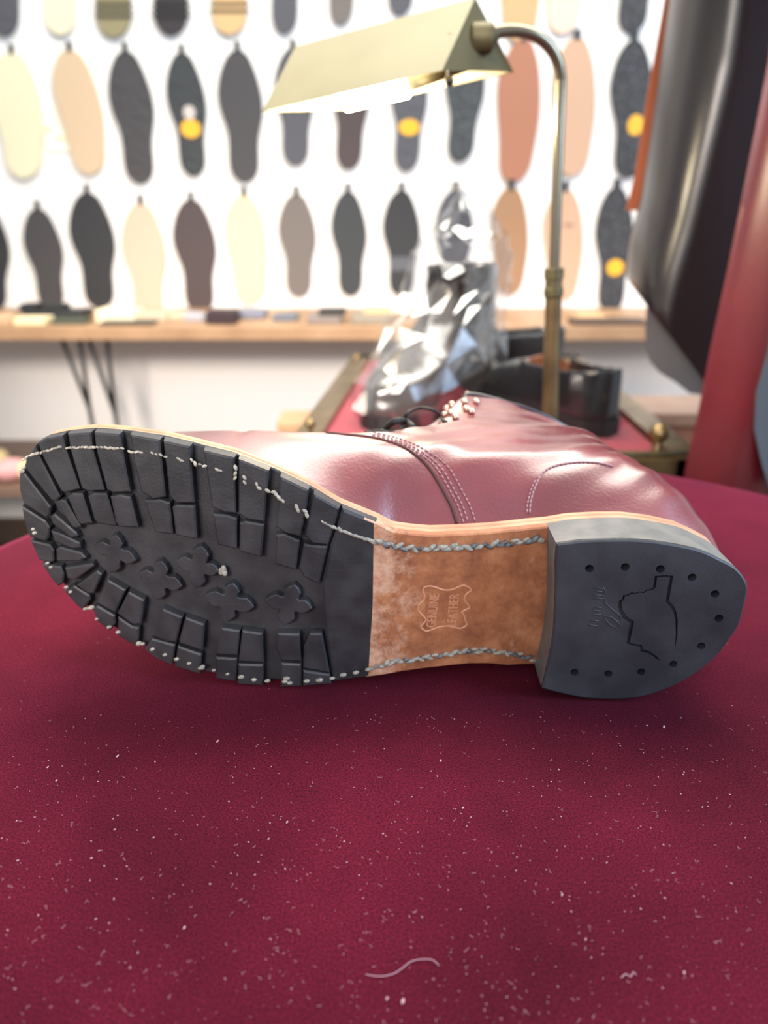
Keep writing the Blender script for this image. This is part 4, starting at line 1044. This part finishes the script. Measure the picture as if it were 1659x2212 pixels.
TP = {'S': T_SOLE, 'P': T_PLAIN, 'T': T_STR}
for (a, b_, c, d, hw_, tp, col, tex, lab, grp, ex_) in S: wall_sole(a, b_, c, d, hw_, TP[tp], col, tex, lab, grp, ex_)
# small faded notice between the two pale soles
c0_ = on_y(86, 226, WY-.002); c1_ = on_y(160, 328, WY-.002)
q = MB(); q.box((c0_.x, WY-.003, c1_.z), (c1_.x, WY-.0005, c0_.z)); card = tag(q.build('paper_notice', mat('cream_paper', srgb(246, 240, 222), .7), loc=(c0_.x, WY, c0_.z)), 'faded cream paper notice on the wall between two pale soles', 'notice')
q = MB(); q.cur = 0
for (x0, y0_, x1, y1_) in [(88,276,112,282),(118,296,150,301)]:
    a, c = on_y(x0, y0_, WY-.003), on_y(x1, y1_, WY-.003); q.box((a.x, WY-.0038, c.z), (c.x, WY-.003, a.z))
pr_ = q.build('printed_bar', mat('pale_yellow_print', srgb(246, 228, 150), .7)); pr_.parent = card; pr_.location = -card.location

# ------------------------------------------------------------------ long shelf table with hairpin legs and what lies on it
SF = 1.76; e_top = on_y(600, 706, SF).z
shelf = thing('shelf_table', (-.1, 1.9, 0), 'long thin oak shelf on black hairpin legs against the sole wall', 'shelf')
q = MB(); q.box((-1.5, SF, e_top-.030), (1.25, WY-.002, e_top), .003); q.build('board', M['oak'], shelf)
LOWZ = 0.318
def hair(pA, pB, pm_, name='hairpin_leg'):
    A, B_, Mt = on_y(*pA, 1.84), on_y(*pB, 1.84), on_y(*pm_, 1.84)
    A.z = B_.z = e_top - .028
    q = MB(); q.tube([A, Mt], .0055, 8); q.tube([B_, Mt], .0055, 8); q.tube([Mt, Vector((Mt.x+.004, Mt.y, LOWZ+.0065))], .0062, 8)
    q.build(name, M['blacksteel'], shelf, smooth=True)
hair((132,738), (173,738), (194,885)); hair((190,738), (232,738), (249,895))
q = MB(); q.box((-1.5, 1.70, LOWZ-.022), (.6, WY-.002, LOWZ), .002); lowb = q.build('low_shelf', mat('dark_shelf_board', srgb(122, 98, 84), .5), loc=(-.4, 1.9, LOWZ)); tag(lowb, 'low dark shelf board below the oak shelf, glimpsed left of the boot toe', 'shelf')
for x in (-1.4, -.9, -.2, .5):
    q = MB(); q.box((x, 1.80, 0), (x+.03, 2.05, LOWZ-.020)); o = q.build('support', M['wall']); o.parent = lowb; o.location = -lowb.location
for (px, py, r_, cl, lb) in [(22,1000,.030,(226,170,170),'pink soft bundle on the low shelf left of the boot toe'), (-14,985,.026,(228,206,156),'yellow soft bundle on the low shelf at the left edge'), (52,975,.018,(238,214,160),'pale yellow bundle resting behind the pink one on the low shelf')]:
    p = on_y(px, py, 1.76 if 'pink' in lb else 1.86); p.z = LOWZ + r_*.9 if lb.find('resting') < 0 else LOWZ + r_*1.4; q = MB()
    rr = random.Random(px)
    q.ball(p, r_*1.2, (0,0,1), 14, 10, (.76 if lb.find('resting') < 0 else 1.15, 1.2, 1)); 
    o = q.build('cloth_bundle', mat('bundle_cloth', srgb(*cl), .9, bump=.8, bscale=40, bdist=.01), loc=tuple(p), smooth=True); tag(o, lb, 'bundle')
def item(px0, px1, py1, hpx, dep, Y, col, lab, name='rubber_heel_blank', cat='heel blank', grp='repair pieces lying on the oak shelf', rot=0, z=None, rough=.6, tilt=0):
    a = on_y(px0, py1, Y); c = on_y(px1, py1, Y); z0 = e_top + .0005 if z is None else z; ht = hpx*.00118
    q = MB(); q.box((a.x, Y, z0), (c.x, Y+dep, z0+ht), min(ht*.3, .004))
    if tilt:
        for v in q.v: v.z += max(0, (v.x-a.x))*tilt*(1 if v.z > z0+ht*.5 else 0)
    o = q.build(name, mat(name+'_mat', srgb(*col), rough), loc=((a.x+c.x)/2, Y, z0)); tag(o, lab, cat, grp); return z0+ht
zt = item(-20, 24, 705, 16, .07, 1.785, (206,172,138), 'tan block at the left end of the oak shelf')
item(30, 98, 712, 13, .06, 1.775, (238,222,178), 'flat cream block on the oak shelf, left end')
zt = item(28, 178, 700, 16, .08, 1.87, (42,44,46), 'long dark pile of rubber at the left of the oak shelf')
item(45, 82, 690, 12, .05, 1.89, (34,36,38), 'small black block on top of the long dark pile, left', z=zt)
item(100, 140, 690, 11, .05, 1.89, (38,40,42), 'small black block on top of the long dark pile, right', z=zt)
item(110, 185, 708, 8, .05, 1.79, (70,78,62), 'thin dark green strip on the oak shelf edge')
item(208, 292, 702, 24, .08, 1.82, (238,230,196), 'thick cream slab on the oak shelf under the beige sole', tilt=-.05)
item(292, 362, 702, 16, .08, 1.84, (190,180,156), 'grey-beige slab beside the thick cream slab')
item(215, 330, 712, 5, .05, 1.775, (52,46,40), 'thin black sheet in front of the cream slab')
item(362, 402, 700, 12, .06, 1.86, (206,186,160), 'small light brown block left of the silvery piece')
item(398, 442, 702, 16, .05, 1.84, (170,172,182), 'silvery folded piece beside the dark maroon box', tilt=-.1)
item(446, 508, 708, 24, .07, 1.79, (48,30,36), 'dark maroon box standing on the oak shelf')
item(512, 572, 700, 14, .08, 1.88, (122,126,142), 'blue-grey block right of the dark maroon box')
item(588, 642, 703, 10, .07, 1.84, (100,108,120), 'small slate blue block alone on the oak shelf')
zt = item(664, 736, 706, 14, .08, 1.80, (132,122,116), 'grey lower block of the two-block stack')
item(688, 746, 692, 10, .07, 1.81, (36,36,34), 'black block on top of the grey stack block', z=zt+.0003)
zt = item(760, 842, 706, 16, .08, 1.80, (142,134,120), 'grey-brown lower slab left of the plastic bag')
item(785, 862, 690, 8, .08, 1.82, (210,178,134), 'tan sheet on top of the grey-brown slab', z=zt+.0003)
zt = item(1250, 1310, 700, 10, .07, 1.84, (216,176,128), 'tan block on the shelf right of the lamp pole')
item(1236, 1396, 712, 9, .06, 1.775, (84,66,56), 'long dark brown strip on the shelf edge by the hides', tilt=0)
